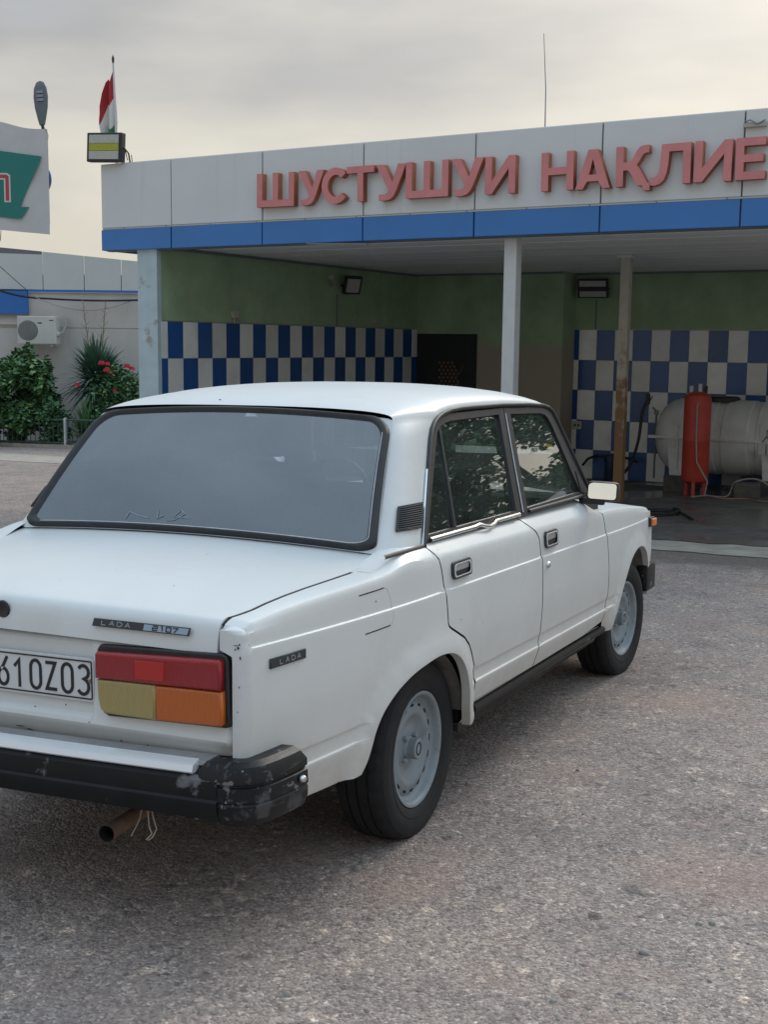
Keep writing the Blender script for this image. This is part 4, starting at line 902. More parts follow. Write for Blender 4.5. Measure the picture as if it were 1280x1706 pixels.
BM = Matrix(((ux.x, uz.x, un.x, bp0.x), (ux.y, uz.y, un.y, bp0.y), (ux.z, uz.z, un.z, bp0.z), (0, 0, 0, 1)))
sb = prism('side_badge', [[(0, .0), (.146, .0), (.146, .024), (0, .024)]], .006, M['badge'], car, None, BM, .001)
letters('LADA', .036, .006, .014, .012, .010, .0022, M['badge_letter'], sb, BM @ Matrix.Translation((0, 0, .0055)))

# --- bumpers
def bar(name, prof, y0, y1, m, parent, bulge=.012):
    ys_ = [lerp(y0, y1, i / 20) for i in range(21)]; n = len(prof)
    b = MB().grid([[Vector((-1.062 - d - bulge * (1 - (y / .66) ** 2), y, z)) for d, z in prof] for y in ys_]); b.f += [tuple(range(n)), tuple(20 * n + k for k in range(n))[::-1]]
    return b.build(name, m, parent, True, 30)
bump = bar('rear_bumper', [(-.05, .496), (.0, .4965), (.022, .494), (.030, .484), (.033, .455), (.031, .440), (.035, .434), (.034, .410), (.022, .388), (-.02, .374), (-.05, .38), (-.05, .496)], -.70, .70, M['bumper'], car)
bar('bumper_top', [(-.052, .524), (.004, .5225), (.004, .512), (-.052, .512), (-.052, .524)], -.655, .655, M['alu'], bump)
bar('bumper_chrome', [(.000, .5265), (.008, .5245), (.027, .516), (.032, .502), (.029, .498), (.0, .499), (.0, .5265)], -.634, .634, M['bright_trim'], bump)
path = [(-1.060, -.622), (-1.0605, -.66), (-1.058, -.715), (-1.051, -.742), (-1.035, -.762), (-1.008, -.773), (-.97, -.780), (-.92, -.786), (-.882, -.788), (-.868, -.7885)]
cp = [(-.035, .526), (.008, .528), (.026, .518), (.036, .497), (.0365, .480), (.030, .476), (.0305, .473), (.037, .469), (.038, .436), (.034, .432), (.037, .427), (.036, .405), (.024, .378), (-.01, .366), (-.035, .37), (-.035, .529)]
rows = []
for i, p in enumerate(path):
    a = Vector(path[max(0, i - 1)]); b = Vector(path[min(len(path) - 1, i + 1)]); t = (b - a).normalized(); n_ = Vector((t.y, -t.x)); n_ = n_ if n_.dot(Vector((-1, -.6))) > 0 else -n_
    k = 1.0 if i > 1 else (.80 if i == 0 else .97)
    sh = .010 * sstep(.88, .868, -p[0]) if False else 0
    rows.append([Vector((p[0] + n_.x * (d * k - .005), p[1] + n_.y * (d * k - .005), .45 + (z - .45) * (k if i < 2 else 1) + (-.012 if i == 0 else 0) - (.012 * (z > .515) if i == len(path) - 1 else 0))) for d, z in cp])
cb = MB().grid(rows); n = len(cp); cb.f += [tuple(range(n)), tuple((len(path) - 1) * n + k for k in range(n))[::-1]]
cap = cb.build('bumper_cap', M['bumper_cap'], bump, True, 24)
MB().lathe([(0, -.010), (.007, -.008), (.0095, -.003), (.0095, .004)], 14, 'Y', Matrix.Translation((-.905, -.826, .455))).build('bumper_bolt', M['chrome'], bump, True)
c2 = cap.copy(); COL.objects.link(c2); c2.parent = bump; c2.scale = (1, -1, 1)
tilt(bump, -.026)
MB().cham(2.86, 2.95, -.76, .76, .40, .53, .03).build('front_bumper', M['bumper'], car, True)
MB().cham(2.70, 2.88, -.80, -.74, .36, .50, .02).build('front_bumper_end', M['bumper_cap'], car, True)
MB().cham(2.84, 2.885, -.72, .72, .42, .74, .02).build('front_panel', M['paint'], car, True)
# bonnet
rows = []
for x in (1.70, 1.80, 1.9, 2.0, 2.15, 2.3, 2.45, 2.6, 2.7, 2.78, 2.83, 2.87, 2.90):
    e = skin(x, .962); rows.append([Vector((x, lerp(-.70, .70, j / 16), e.z + .022 * (1 - abs(lerp(-1, 1, j / 16)) ** 2.4))) for j in range(17)])
MB().grid(rows).build('bonnet', M['paint'], car, True)
# windscreen and its pillars
def wsc(u, v): B_ = Vector((1.86 + .05 * (1 - u * u), .70 * u, .925)); T_ = Vector((1.625 + .05 * (1 - u * u), .585 * u, 1.305 + .026 * (1 - u * u))); return B_.lerp(T_, v)
ws = MB().grid([[wsc(-.94 + 1.88 * i / 12, v / 6) for i in range(13)] for v in range(7)]).build('windscreen', M['glass_front'], car, True); orient(ws, (1, 0, .5))
for s_ in (-1, 1):
    MB().tube([wsc(s_ * 1.0, 0) + Vector((-.03, 0, 0)), wsc(s_, .5) + Vector((-.015, 0, 0)), wsc(s_, 1) + Vector((-.01, 0, -.005))], .028, 8).build('windscreen_pillar', M['black'], ws, True)
MB().cham(1.665, 1.668, -.545, -.50, 1.02, 1.07, .001, Matrix.Translation((.04, 0, 0))).build('yellow_sticker', M['yellow'], ws)

# --- shell, wells and cabin
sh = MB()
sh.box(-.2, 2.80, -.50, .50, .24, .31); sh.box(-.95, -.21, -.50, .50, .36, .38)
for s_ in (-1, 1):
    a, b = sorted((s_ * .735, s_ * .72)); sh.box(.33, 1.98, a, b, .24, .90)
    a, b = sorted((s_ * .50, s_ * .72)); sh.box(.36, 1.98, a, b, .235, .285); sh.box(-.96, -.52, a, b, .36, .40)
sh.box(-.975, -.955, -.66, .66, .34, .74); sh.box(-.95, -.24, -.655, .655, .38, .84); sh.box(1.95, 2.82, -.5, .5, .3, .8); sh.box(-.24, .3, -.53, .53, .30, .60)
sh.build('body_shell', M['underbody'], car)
for cx, rx, rz in ((-.12, .405, .335), (2.40, .375, .375)):
    rows = []
    for i in range(25):
        a = R(lerp(9, 166, i / 24)); rows.append([Vector((cx + rx * cos(a), y, .28 + rz * sin(a))) for y in (-.775, -.70, -.62, -.53)])
    lw = MB().grid(rows); k = len(lw.v); lw.v.append(Vector((cx, -.53, .28)))
    for i in range(24): lw.f.append((i * 4 + 3, (i + 1) * 4 + 3, k))
    l1 = lw.build('wheel_well', M['liner'], car, True, 60); mirror(l1)
def seat(x, y, w):
    b = MB(); b.cham(x - .02, x + .46, y - w, y + w, .42, .55, .04); b.cham(-.07, .07, -w, w, 0, .60, .04, Matrix.Translation((x, y, .50)) @ Matrix.Rotation(R(-16), 4, 'Y'))
    return b.build('seat', M['seat'], car, True)
seat(1.06, -.36, .24); seat(1.06, .36, .24); seat(.32, 0, .60)
for y in (-.36, .36): MB().cham(-.05, .05, -.13, .13, .64, .80, .04, Matrix.Translation((1.04, y, .50)) @ Matrix.Rotation(R(-16), 4, 'Y')).build('headrest', M['seat'], car, True)
MB().cham(-.20, .30, -.64, .64, .895, .912, .006).build('parcel_shelf', M['interior'], car)
MB().cham(1.62, 1.86, -.68, .68, .70, .93, .05).build('dashboard', M['interior'], car, True)
MB().tube([(1.46 + .07 * cos(2 * pi * i / 24) * .5, .36 + .185 * sin(2 * pi * i / 24), .90 + .165 * cos(2 * pi * i / 24)) for i in range(25)], .013, 8).build('steering_wheel', M['black'], car, True)
# finger marks in the dust of the rear screen
for pts in ([(-.44, .045), (-.43, .10), (-.37, .075), (-.30, .06)], [(-.26, .115), (-.25, .06), (-.22, .085)], [(-.19, .05), (-.15, .055), (-.10, .105), (-.13, .13), (-.16, .08), (-.06, .075)]):
    MB().tube([rwin(-u - .08, v + .02, .0055) for u, v in dens([(a, b) for a, b in pts], .01, False)], .0016, 4).build('dust_mark', mat('dust_mark', (.30, .34, .38), .9) if 'dust_mark' not in bpy.data.materials else bpy.data.materials['dust_mark'], rwo)
# chips and rust spots in the paint
M['chip'] = mat('paint_chip', (.06, .045, .035), .9, var=(60, .5))
rngc = random.Random(9)
def chip(p, n_, w, h, parent=car):
    n_ = Vector(n_).normalized(); a = n_.orthogonal().normalized() if abs(n_.z) > .95 else n_.cross(Vector((0, 0, 1))).normalized(); b_ = n_.cross(a); k = 9
    v = [p + n_ * .0007 + a * w * cos(2 * pi * i / k) * rngc.uniform(.4, 1.1) + b_ * h * sin(2 * pi * i / k) * rngc.uniform(.4, 1.1) for i in range(k)]
    mk('paint_chip', v, [tuple(range(k))], M['chip'], parent)
for dy, z, w, h in ((.010, .795, .005, .006), (.006, .803, .004, .003), (.016, .800, .009, .002), (.004, .770, .003, .006), (.018, .79, .003, .003), (.012, .64, .003, .002), (.008, .70, .003, .003)):
    chip(Vector((-1.0252, -.733 + dy, z)), (-1, 0, 0), w, h)
for y, z, w, h in ((-.03, .520, .022, .002), (-.06, .514, .014, .003), (-.02, .502, .018, .002), (-.09, .506, .01, .003), (-.36, .519, .004, .003), (-.44, .516, .006, .004), (-.28, .565, .003, .002), (-.10, .585, .004, .002), (-.20, .60, .003, .003)):
    x_ = interp(-(z - .016 * 0), [-q for q in ZR], XR); chip(Vector((x_ - .0006 - (.004 if z < .53 else 0), y, z - .016 * (y + .7))), (-1, 0, .15), w, h)
for x, y in ((-.72, -.13), (-.60, -.42), (-.86, -.05), (-.45, -.25), (-.80, -.38)):
    chip(Vector((x, y, interp(-x, [-q for q in LX], LC) - crown(x) * abs(y / lid_y(x)) ** 2 + .0006)), (0, 0, 1), rngc.uniform(.003, .006), .002)
for x, z in ((.05, .90), (-.42, .815), (.35, .62), (1.2, .60), (.16, .665), (1.92, .43), (2.1, .47)):
    chip(spt(x, z, .0005), (0, -1, 0), rngc.uniform(.002, .004), rngc.uniform(.002, .004))
# --- left side, mirrored
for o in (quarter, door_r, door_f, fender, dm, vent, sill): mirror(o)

# --- wheels
def tyre_mesh():
    prof = [(.176, -.060), (.1835, -.072), (.190, -.078), (.205, -.084), (.214, -.0858), (.216, -.0845), (.235, -.0885), (.255, -.0865), (.268, -.082), (.270, -.0795), (.278, -.073), (.2845, -.062), (.2868, -.046), (.2868, -.040), (.280, -.038), (.280, -.032), (.2875, -.030), (.2875, -.004), (.280, -.002), (.280, .004), (.2875, .006), (.2875, .030), (.280, .032), (.280, .038), (.2868, .040), (.2845, .062), (.278, .073), (.255, .0865), (.215, .085), (.176, .060)]
    n = 120; b = MB().lathe(prof, n, 'Y')
    for i, v in enumerate(b.v):
        ri, k = divmod(i, n)
        if ri in (10, 11, 12, 13, 24, 25, 26) and k % 4 == 0: v.x *= .982; v.z *= .982
        if v.z < -.271: v.z = -.271; v.y *= 1.05
    return b
rimp = [(.176, .062), (.158, .058), (.150, .03), (.150, -.034), (.156, -.040), (.163, -.046), (.166, -.056), (.171, -.066), (.178, -.0715), (.1826, -.0725), (.1826, -.0765), (.177, -.0775), (.171, -.0745), (.1665, -.066), (.1635, -.056), (.1605, -.051), (.154, -.0485), (.1515, -.045), (.1495, -.0445), (.147, -.047), (.142, -.051), (.128, -.054), (.119, -.0575), (.110, -.0565), (.101, -.050), (.089, -.040), (.076, -.0345), (.062, -.0345), (.056, -.038), (.048, -.039), (.0, -.039)]
def wheel(name, x, y, steer, right=True):
    w = empty(name, (x, y, .272), parent=car)
    w.rotation_euler = (0, R(random.uniform(0, 80)) * 0, steer)
    if not right: w.scale = (1, -1, 1)
    tyre_mesh().build('tyre', M['tyre'], w, True, 28)
    rm = MB().lathe(rimp, 64, 'Y').build('rim', M['rim'], w, True, 40)
    MB().lathe([(.038, -.037), (.036, -.046), (.033, -.050), (.0325, -.068), (.0335, -.070), (.0335, -.076), (.031, -.0785), (.026, -.0790), (.0245, -.0765), (.0, -.0760)], 32, 'Y').build('hub_cap', M['rim'], w, True, 30)
    prism('hub_emblem', stroke(arc(0, 0, .016, .019, 0, 360 - 15, 23), .004, True) + [], .0015, M['rust'] if False else M['rimdark'], w, None, Matrix.Translation((0, -.0762, 0)) @ Matrix.Rotation(R(90), 4, 'X'))
    bb = MB().lathe([(0, -.054), (.006, -.054), (.0085, -.051), (.0085, -.036)], 6, 'Y')
    for k in range(4):
        a = R(40 + 90 * k); o = bb.build('wheel_bolt', M['rim'], w) if k == 0 else link('wheel_bolt', o.data, w); o.location = (.049 * cos(a), 0, .049 * sin(a))
    hs = MB().lathe([(0, -.0305), (.0095, -.0300)], 12, 'Y')
    for v in hs.v: v.x *= 1.35; v.z *= .62
    for k in range(16):
        a = 2 * pi * k / 16; o = hs.build('rim_slot', M['rimdark'], w) if k == 0 else link('rim_slot', o.data, w)
        o.location = (.1365 * cos(a), -.0228, .1365 * sin(a)); o.rotation_euler = (0, -a + pi / 2, 0)
    return w
wheel('rear_wheel', 0, -.660, 0); wheel('rear_wheel', 0, .660, 0, False)
wheel('front_wheel', 2.424, -.682, R(-5)); wheel('front_wheel', 2.424, .682, R(-5), False)
MB().tube([(0, -.6, .272), (0, .6, .272)], .045, 10).build('rear_axle', M['underbody'], car)
# exhaust, with a loose wire twist
ex = MB().tube([(-.35, -.24, .27), (-.75, -.285, .275), (-.9, -.318, .279), (-1.05, -.345, .284)], .0215, 18, False); ex.build('exhaust_pipe', M['rust'], car, True)
MB().tube([(-1.0505, -.345, .284), (-.9, -.318, .279), (-.75, -.285, .275)], .0190, 18, False).build('exhaust_bore', M['black_gap'], car, True)
MB().tube([(-.90, -.36, .345), (-.93, -.385, .30), (-.94, -.395, .275), (-.935, -.40, .255), (-.94, -.385, .238)], .0022, 5).build('loose_wire', M['wire'], car)
MB().tube([(-.90, -.37, .345), (-.93, -.40, .30), (-.935, -.415, .27), (-.94, -.405, .248), (-.945, -.395, .240)], .0018, 5).build('loose_wire', M['wire'], car)
MB().tube([(-.90, -.35, .335), (-.94, -.365, .29), (-.95, -.355, .262), (-.95, -.345, .245)], .0016, 5).build('loose_wire', M['wire'], car)
MB().cham(-1.0, -.86, -.42, -.30, .345, .375, .006).build('exhaust_hanger', M['rust'], car)
# ================================================================== THINGS ON AND IN THE CAR WASH
M['lamp_black'] = mat('lamp_black_metal', (.02, .02, .022), .5)
M['lamp_face'] = mat('lamp_unlit_face', (.42, .43, .40), .3, var=(30, .1))
M['lamp_yellow'] = mat('lamp_yellow_led_strip', (.36, .36, .03), .4, var=(40, .15))
M['grey_metal'] = mat('galvanised_grey', (.22, .23, .25), .45, metal=.5, var=(8, .15))
M['beige_plastic'] = mat('beige_plastic', (.42, .40, .34), .5)
# roof floodlight at the corner
fl = empty('roof_floodlight', (-7.31, 7.25, 3.50)); tag(fl, 'square floodlight with yellow-green centre strip on the left roof corner', 'floodlight')
MB().cham(-.235, .235, -.04, .04, 0, .315, .012).build('housing', M['lamp_black'], fl)
MB().cham(-.20, .20, -.048, -.036, .20, .29, .003).build('lamp_panel', M['lamp_face'], fl)
MB().cham(-.20, .20, -.049, -.036, .12, .197, .003).build('lamp_panel', M['lamp_yellow'], fl)
MB().cham(-.20, .20, -.048, -.036, .028, .117, .003).build('lamp_panel', M['lamp_face'], fl)
MB().tube([(.235, .01, .16), (.29, .02, .10), (.31, .03, -.01)], .009, 6).build('bracket', M['lamp_black'], fl)
MB().tube([(.24, .03, .13), (.255, .05, .03), (.30, .06, .09), (.30, .08, -.01)], .006, 6).build('cable', M['lamp_black'], fl)
fl.rotation_euler = (0, R(3), R(6))
# flag
fg = empty('roof_flag', (-7.62, 7.75, 3.49)); tag(fg, 'small red, white and green flag drooping on its mast behind the floodlight', 'flag')
MB().tube([(-.29 + .30, 0, -.3), (-.29 + .295, 0, .6), (-.29 + .27, 0, 1.20)], [.016, .015, .010], 10).build('mast', mat('mast_white', (.52, .53, .54), .5), fg, True)
MB().tube([(-.29 + .27, 0, 1.20), (-.29 + .27, 0, 1.25), (-.29 + .27, 0, 1.29)], [.012, .016, .002], 8).build('mast_tip', M['lamp_black'], fg, True)
def fpt(u, v):   # u away from mast, v up
    top = 1.13 - .34 * u - .10 * sin(u * 8); bot = .26 - .02 * u
    z = lerp(bot, top, v); return Vector((-.005 + .012 * (1 - v) - .185 * u + .015 * sin(v * 5), .05 * sin(u * 9 + v * 3) * (.3 + u), z + .04 * sin(u * 11)))
for nm, v0, v1, cc in (('green_stripe', 0, .33, (.03, .16, .06)), ('white_stripe', .33, .68, (.62, .61, .58)), ('red_stripe', .68, 1.0, (.36, .025, .03))):
    mk(nm, [fpt(i / 10, lerp(v0, v1, j / 6)) for j in range(7) for i in range(11)], [(j * 11 + i, j * 11 + i + 1, (j + 1) * 11 + i + 1, (j + 1) * 11 + i) for j in range(6) for i in range(10)], mat('flag_' + nm, cc, .8), fg, True)
# antenna rod
an = MB().tube([(-2.235, 7.7, 3.47), (-2.24, 7.7, 3.9), (-2.275, 7.7, 4.40)], [.007, .005, .003], 6); an.cham(-2.265, -2.205, 7.67, 7.73, 3.49, 3.53, .005)
tag(an.build('antenna_rod', M['grey_metal']), 'thin metal rod standing on the flat roof above the fascia', 'antenna')
# small bracket with cable on the fascia, by the last letter
gb = empty('fascia_bracket', (-.19, 7.29, 3.36)); tag(gb, 'small pale clamp bracket screwed on the fascia above the letter Е', 'bracket')
MB().cham(-.09, .10, -.03, .0, -.02, .02, .006).build('clamp', M['beige_plastic'], gb)
MB().tube([(-.08, -.03, .02), (-.03, -.045, .035), (.03, -.04, .0), (.09, -.035, .03)], .006, 6).build('cable', M['grey_metal'], gb)
# wall lamp on the left wall
def wall_flood(name, loc, rz, tiltx, w, h, label, two=False):
    e = empty(name, loc, rz); tag(e, label, 'floodlight'); T = Matrix.Rotation(tiltx, 4, 'X')
    MB().cham(-w / 2, w / 2, -.03, .03, -h / 2, h / 2, .01, T).build('housing', M['lamp_black'], e)
    if two:
        for z0, z1 in ((.035, h / 2 - .02), (-h / 2 + .02, -.035)): MB().cham(-w / 2 + .03, w / 2 - .03, -.036, -.028, z0, z1, .002, T).build('lamp_panel', M['lamp_face'], e)
    else: MB().cham(-w / 2 + .03, w / 2 - .03, -.036, -.028, -h / 2 + .03, h / 2 - .03, .002, T).build('lamp_panel', M['lamp_face'], e)
    MB().tube([(-w / 2 - .005, 0, 0), (-w / 2 - .005, .10, -.01), (w / 2 + .005, .10, -.01), (w / 2 + .005, 0, 0)], .008, 6).build('bracket', M['lamp_black'], e)
    return e
wall_flood('wall_floodlight', (XL + .16, 11.15, 2.33), R(58), R(22), .25, .25, 'small black floodlight on a bracket high on the left green wall')
wall_flood('wall_floodlight', (-3.98, YB2 - .15, 2.36), R(8), R(18), .44, .27, 'wide two-panel floodlight under the soffit above the blue and white tiles', True)
sw = empty('swivel_lamp', (XL + .02, 10.75, 2.34)); tag(sw, 'slim white swivel lamp beside the floodlight on the left wall', 'lamp')
MB().tube([(0, .1, -.04), (.10, .0, .0), (.18, -.16, .06)], [.014, .022, .030], 8).build('arm', M['beige_plastic'], sw, True)
MB().lathe([(.0, 0), (.034, .0), (.034, .03), (.0, .03)], 12, 'Y', Matrix.Translation((.18, -.19, .06))).build('head', M['beige_plastic'], sw, True)
for y_, z_, nm in ((8.72, 1.87, 'beige junction box on the left wall nearest the pillar'), (12.0, 1.87, 'beige junction box on the left wall towards the dark corner')):
    jb = empty('junction_box', (XL, y_, z_)); tag(jb, nm, 'junction box', 'junction boxes above the tiles')
    MB().cham(0, .05, -.05, .05, -.045, .045, .008).build('cover', M['beige_plastic'], jb); MB().tube([(.015, 0, -.045), (.015, 0, -.10)], .01, 6).build('conduit', M['beige_plastic'], jb)
# dark panel with a scaled motif on the back wall
dp = empty('dark_panel', (-6.12, YB1, .55)); tag(dp, 'black painted sheet with a pale fish-scale motif on the back wall', 'panel')
MB().cham(-.54, .47, -.02, 0, -1.0, 1.15, .004).build('sheet', mat('black_sheet', (.012, .013, .016), .6, var=(6, .3)), dp)
sm_ = mat('ochre_scale', (.20, .105, .045), .6, var=(20, .2))
sc_o = None
for j in range(9):
    for i in range(5):
        xx = -.14 + i * .07 + (.035 if j % 2 else 0); zz = .28 + j * .055
        if (xx + .02) ** 2 / .045 + (zz - .52) ** 2 / .085 > 1: continue
        if sc_o is None:
            sc_o = prism('scale', [[(0, -.02), (.02, .0), (.012, .018), (0, .022), (-.012, .018), (-.02, .0)]], .006, sm_, dp, None, Matrix.Rotation(R(90), 4, 'X')); o = sc_o
        else: o = link('scale', sc_o.data, dp)
        o.location = (xx, -.0202, zz)
MB().tube([(.20 + .05 * sin(k), -.024, .2 + .06 * k) for k in (0, .6, 1.2, 1.8, 2.4, 3.0, 3.6, 4.4, 5.2, 6, 6.8, 7.6, 8.4)], .012, 6).build('motif_edge', mat('motif_edge', (.10, .075, .05), .7), dp, True)

# ------------------------------------------------------------------ wash equipment in the right bay
M['tank_plastic'] = mat('dirty_white_plastic', (.64, .65, .63), .55, var=(4, .12), spots=[(3.0, .60, (.36, .35, .31), .2), (10, .70, (.2, .19, .16), .1)])
M['tank_red'] = mat('red_tank_paint', (.50, .055, .035), .5, var=(6, .14), spots=(7, .68, (.18, .03, .02), .08))
M['block'] = mat('concrete_block', (.10, .095, .088), .95, var=(12, .3), bump=(40, .6, .01))
M['hose_black'] = mat('black_hose', (.012, .012, .013), .5)
M['cable_pink'] = mat('dusty_red_cable', (.30, .18, .15), .7)
M['pale_hose'] = mat('pale_hose', (.35, .33, .30), .6)
tk = empty('water_tank', (-2.72, 12.88, .385)); tag(tk, 'large dirty white plastic horizontal water tank with ribs and moulded feet', 'water tank')
prof = []
for k in range(9): a = pi / 2 * k / 8; prof.append((.49 * sin(a) * .98 + .002, .30 * (1 - cos(a))))
x = .30
while x < 2.9:
    prof += [(.49, x), (.49, x + .12), (.476, x + .132), (.476, x + .225), (.49, x + .237)]; x += .237 + .20
prof += [(.49, x)]
for k in range(1, 9): a = pi / 2 * k / 8; prof.append((.49 * cos(a) + .002, x + .30 * sin(a)))
TL_ = prof[-1][1]
MB().lathe(prof, 48, 'X').build('vessel', M['tank_plastic'], tk, True, 30)
MB().cham(.03, TL_ - .03, -.515, -.40, -.018, .018, .006).build('seam_flange', M['tank_plastic'], tk)
for fx in (.42, 1.62, 2.75):
    w0, w1 = .13, .095
    v = [(fx - w0, -.47, .0 - .12), (fx + w0, -.47, -.12), (fx + w1, -.475, -.49), (fx - w1, -.475, -.49), (fx - w0, .3, -.12), (fx + w0, .3, -.12), (fx + w1, .3, -.49), (fx - w1, .3, -.49)]
    mk('foot', v, [(0, 1, 2, 3), (4, 7, 6, 5), (0, 4, 5, 1), (1, 5, 6, 2), (2, 6, 7, 3), (3, 7, 4, 0)], M['tank_plastic'], tk)
    MB().cham(fx - .012, fx + .012, -.50, -.46, -.42, -.02, .005).build('rib', M['tank_plastic'], tk)
MB().lathe([(.0, .53), (.19, .53), (.21, .515), (.22, .47)], 24, 'Z', Matrix.Translation((.86, 0, 0))).build('lid', M['lamp_black'], tk, True)
for i, (bx, by, ds) in enumerate(((-2.30, 12.45, 'grey concrete block under the tank foot nearest the rusty post'), (-1.10, 12.45, 'grey concrete block under the tank foot behind the red cylinder'), (.03, 12.45, 'grey concrete block under the far tank foot out at the bay side'))):
    o = MB().cham(bx - .15, bx + .15, by - .12, by + .55, gz(bx, by) - .02, -.106, .012).build('concrete_block', M['block']); tag(o, ds, 'concrete block', 'blocks carrying the water tank')
o = MB().cham(-.16, .16, -.10, .10, 0, .20, .03, Matrix.Translation((-1.28, 12.0, gz(-1.28, 12.0))) @ Matrix.Rotation(R(14), 4, 'Z')).build('rubble_stone', M['block']); tag(o, 'rounded grey rubble stone lying on the floor before the tank', 'stone')
rt = empty('pressure_vessel', (-1.91, 11.9, gz(-1.91, 11.9))); tag(rt, 'upright red steel pressure cylinder on short legs before the water tank', 'pressure tank')
MB().lathe([(.002, .155), (.09, .165), (.15, .20), (.165, .25), (.166, .70), (.168, .705), (.166, .712), (.165, 1.20), (.15, 1.26), (.09, 1.30), (.002, 1.31)], 40, 'Z').build('cylinder', M['tank_red'], rt, True, 30)
for k in range(3):
    a = R(-80 + 120 * k); MB().tube([(.12 * cos(a), .12 * sin(a), .20), (.13 * cos(a), .13 * sin(a), .0)], .026, 8).build('leg', M['tank_red'], rt, True)
for x_, z_ in ((-.09, 1.30), (.02, 1.33)): MB().tube([(x_, 0, 1.24), (x_, 0, z_), (x_, 0, z_ + .075)], .024, 12).build('valve_cap', mat('valve_white', (.62, .62, .60), .5), rt, True)
MB().tube([(.08, .02, 1.28), (.09, .02, 1.38)], .022, 10).build('fitting', M['lamp_black'], rt, True)
MB().tube([(.055, -.02, 1.30), (.045, -.172, 1.15), (.05, -.175, .7), (.07, -.18, .45), (.22, -.20, .22), (.20, -.22, .05), (.02, -.22, .012)], .010, 6).build('thin_pipe', M['pale_hose'], rt, True)
def hose(name, pts, r, m, label, cat='hose', group=None):
    # smooth by Catmull-Rom
    P_ = [Vector(p) for p in pts]; out = []
    for i in range(len(P_) - 1):
        p0, p1, p2, p3 = P_[max(0, i - 1)], P_[i], P_[i + 1], P_[min(len(P_) - 1, i + 2)]
        for k in range(8):
            t = k / 8; out.append(.5 * ((2 * p1) + (p2 - p0) * t + (2 * p0 - 5 * p1 + 4 * p2 - p3) * t * t + (3 * p1 - p0 - 3 * p2 + p3) * t ** 3))
    out.append(P_[-1]); o = MB().tube(out, r, 8).build(name, m, None, True); tag(o, label, cat, group); return o
def fz(x, y, h=.012): return gz(x, y) + .012 + h
hose('pressure_hose', [(-2.70, 12.35, .86), (-2.76, 12.32, .70), (-2.80, 12.30, .30), (-2.92, 12.28, -.05), (-3.15, 12.25, -.24), (-3.35, 12.2, fz(-3.35, 12.2))], .021, M['hose_black'], 'thick black hose hanging beside the left end of the water tank')
gn = empty('spray_gun', (-2.70, 12.33, .86)); tag(gn, 'black spray gun head at the top of the hanging hose', 'spray gun')
MB().cham(-.025, .03, -.02, .02, -.06, .08, .008).build('body', M['hose_black'], gn); MB().tube([(0, 0, .04), (-.12, 0, .07)], .011, 8).build('nozzle', M['grey_metal'], gn, True)
MB().tube([(.02, 0, -.03), (.06, 0, .05)], .009, 6).build('trigger', M['hose_black'], gn)
cpts = []
for k in range(40):
    a = 2 * pi * k / 18; rr = .24 + .03 * sin(k * .7); x_, y_ = -1.62 + rr * cos(a), 9.5 + rr * 1.1 * sin(a); cpts.append((x_, y_, fz(x_, y_, .012 + .016 * (k // 18))))
cpts.append((-1.1, 9.15, fz(-1.1, 9.15)))
hose('coiled_hose', cpts, .014, M['hose_black'], 'black hose coiled on the wet floor near the car front')
hose('floor_cable', [(-1.70, 11.78, fz(-1.7, 11.78)), (-1.45, 11.6, fz(-1.45, 11.6)), (-1.2, 11.72, fz(-1.2, 11.72)), (-.95, 11.5, fz(-.95, 11.5)), (-.6, 11.62, fz(-.6, 11.62)), (-.2, 11.5, fz(-.2, 11.5))], .010, M['cable_pink'], 'dusty reddish cable trailing over the floor before the tank')
hose('floor_hose', [(-1.78, 11.9, fz(-1.7, 11.9)), (-1.5, 11.9, fz(-1.5, 11.9)), (-1.42, 11.95, -.1), (-1.22, 12.0, -.045), (-1.05, 11.98, -.09), (-.8, 11.85, fz(-.8, 11.85))], .010, M['pale_hose'], 'thin pale hose looping over the rubble stone')
ft = empty('water_filter', (-3.60, YB2 - .20, gz(-3.6, 13.5))); tag(ft, 'dark blue filter canister standing against the tiles behind the rusty post', 'filter')
MB().lathe([(.0, .0), (.085, .0), (.09, .01), (.09, .30), (.11, .305), (.11, .37), (.09, .39), (.04, .40), (0, .40)], 24, 'Z').build('canister', mat('filter_blue', (.012, .035, .085), .4), ft, True, 30)
MB().tube([(-.10, 0, .34), (-.22, 0, .36), (-.36, .02, .30), (-.45, .06, .2)], .018, 8).build('inlet_pipe', M['hose_black'], ft, True)
MB().tube([(.10, 0, .34), (.22, 0, .35), (.40, 0, .30)], .018, 8).build('outlet_pipe', M['hose_black'], ft, True)
pn = empty('paper_notice', (-1.16, 12.37, .49)); tag(pn, 'white paper notice with a dark forked mark stuck on the water tank', 'notice')
MB().box(-.085, .085, -.004, 0, -.13, .115).build('sheet', mat('paper_white', (.60, .60, .58), .7), pn)
MB().box(-.10, -.012, -.004, 0, -.26, -.135).build('sheet', bpy.data.materials['paper_white'], pn); MB().box(.012, .09, -.004, 0, -.26, -.135).build('sheet', bpy.data.materials['paper_white'], pn)
prism('mark', stroke([(-.055, -.11), (.0, -.03), (.045, -.11)], .012) , .002, M['plate_ink'], pn, None, Matrix.Translation((0, -.004, 0)) @ Matrix.Rotation(R(90), 4, 'X'))
prism('mark', stroke([(.0, -.02), (.0, .05)], .010), .0025, M['plate_ink'], pn, None, Matrix.Translation((0, -.004, 0)) @ Matrix.Rotation(R(90), 4, 'X'))
st = empty('wall_pipe', (-3.02, YB2 - .02, .6)); tag(st, 'thin grey water pipe rising on the tiles beside the rusty post', 'pipe')
MB().tube([(0, 0, -.9), (0, 0, .05), (-.06, 0, .10)], .014, 8).build('riser', M['grey_metal'], st, True); MB().cham(-.03, .03, -.03, .0, .0, .06, .006).build('tap', M['grey_metal'], st)
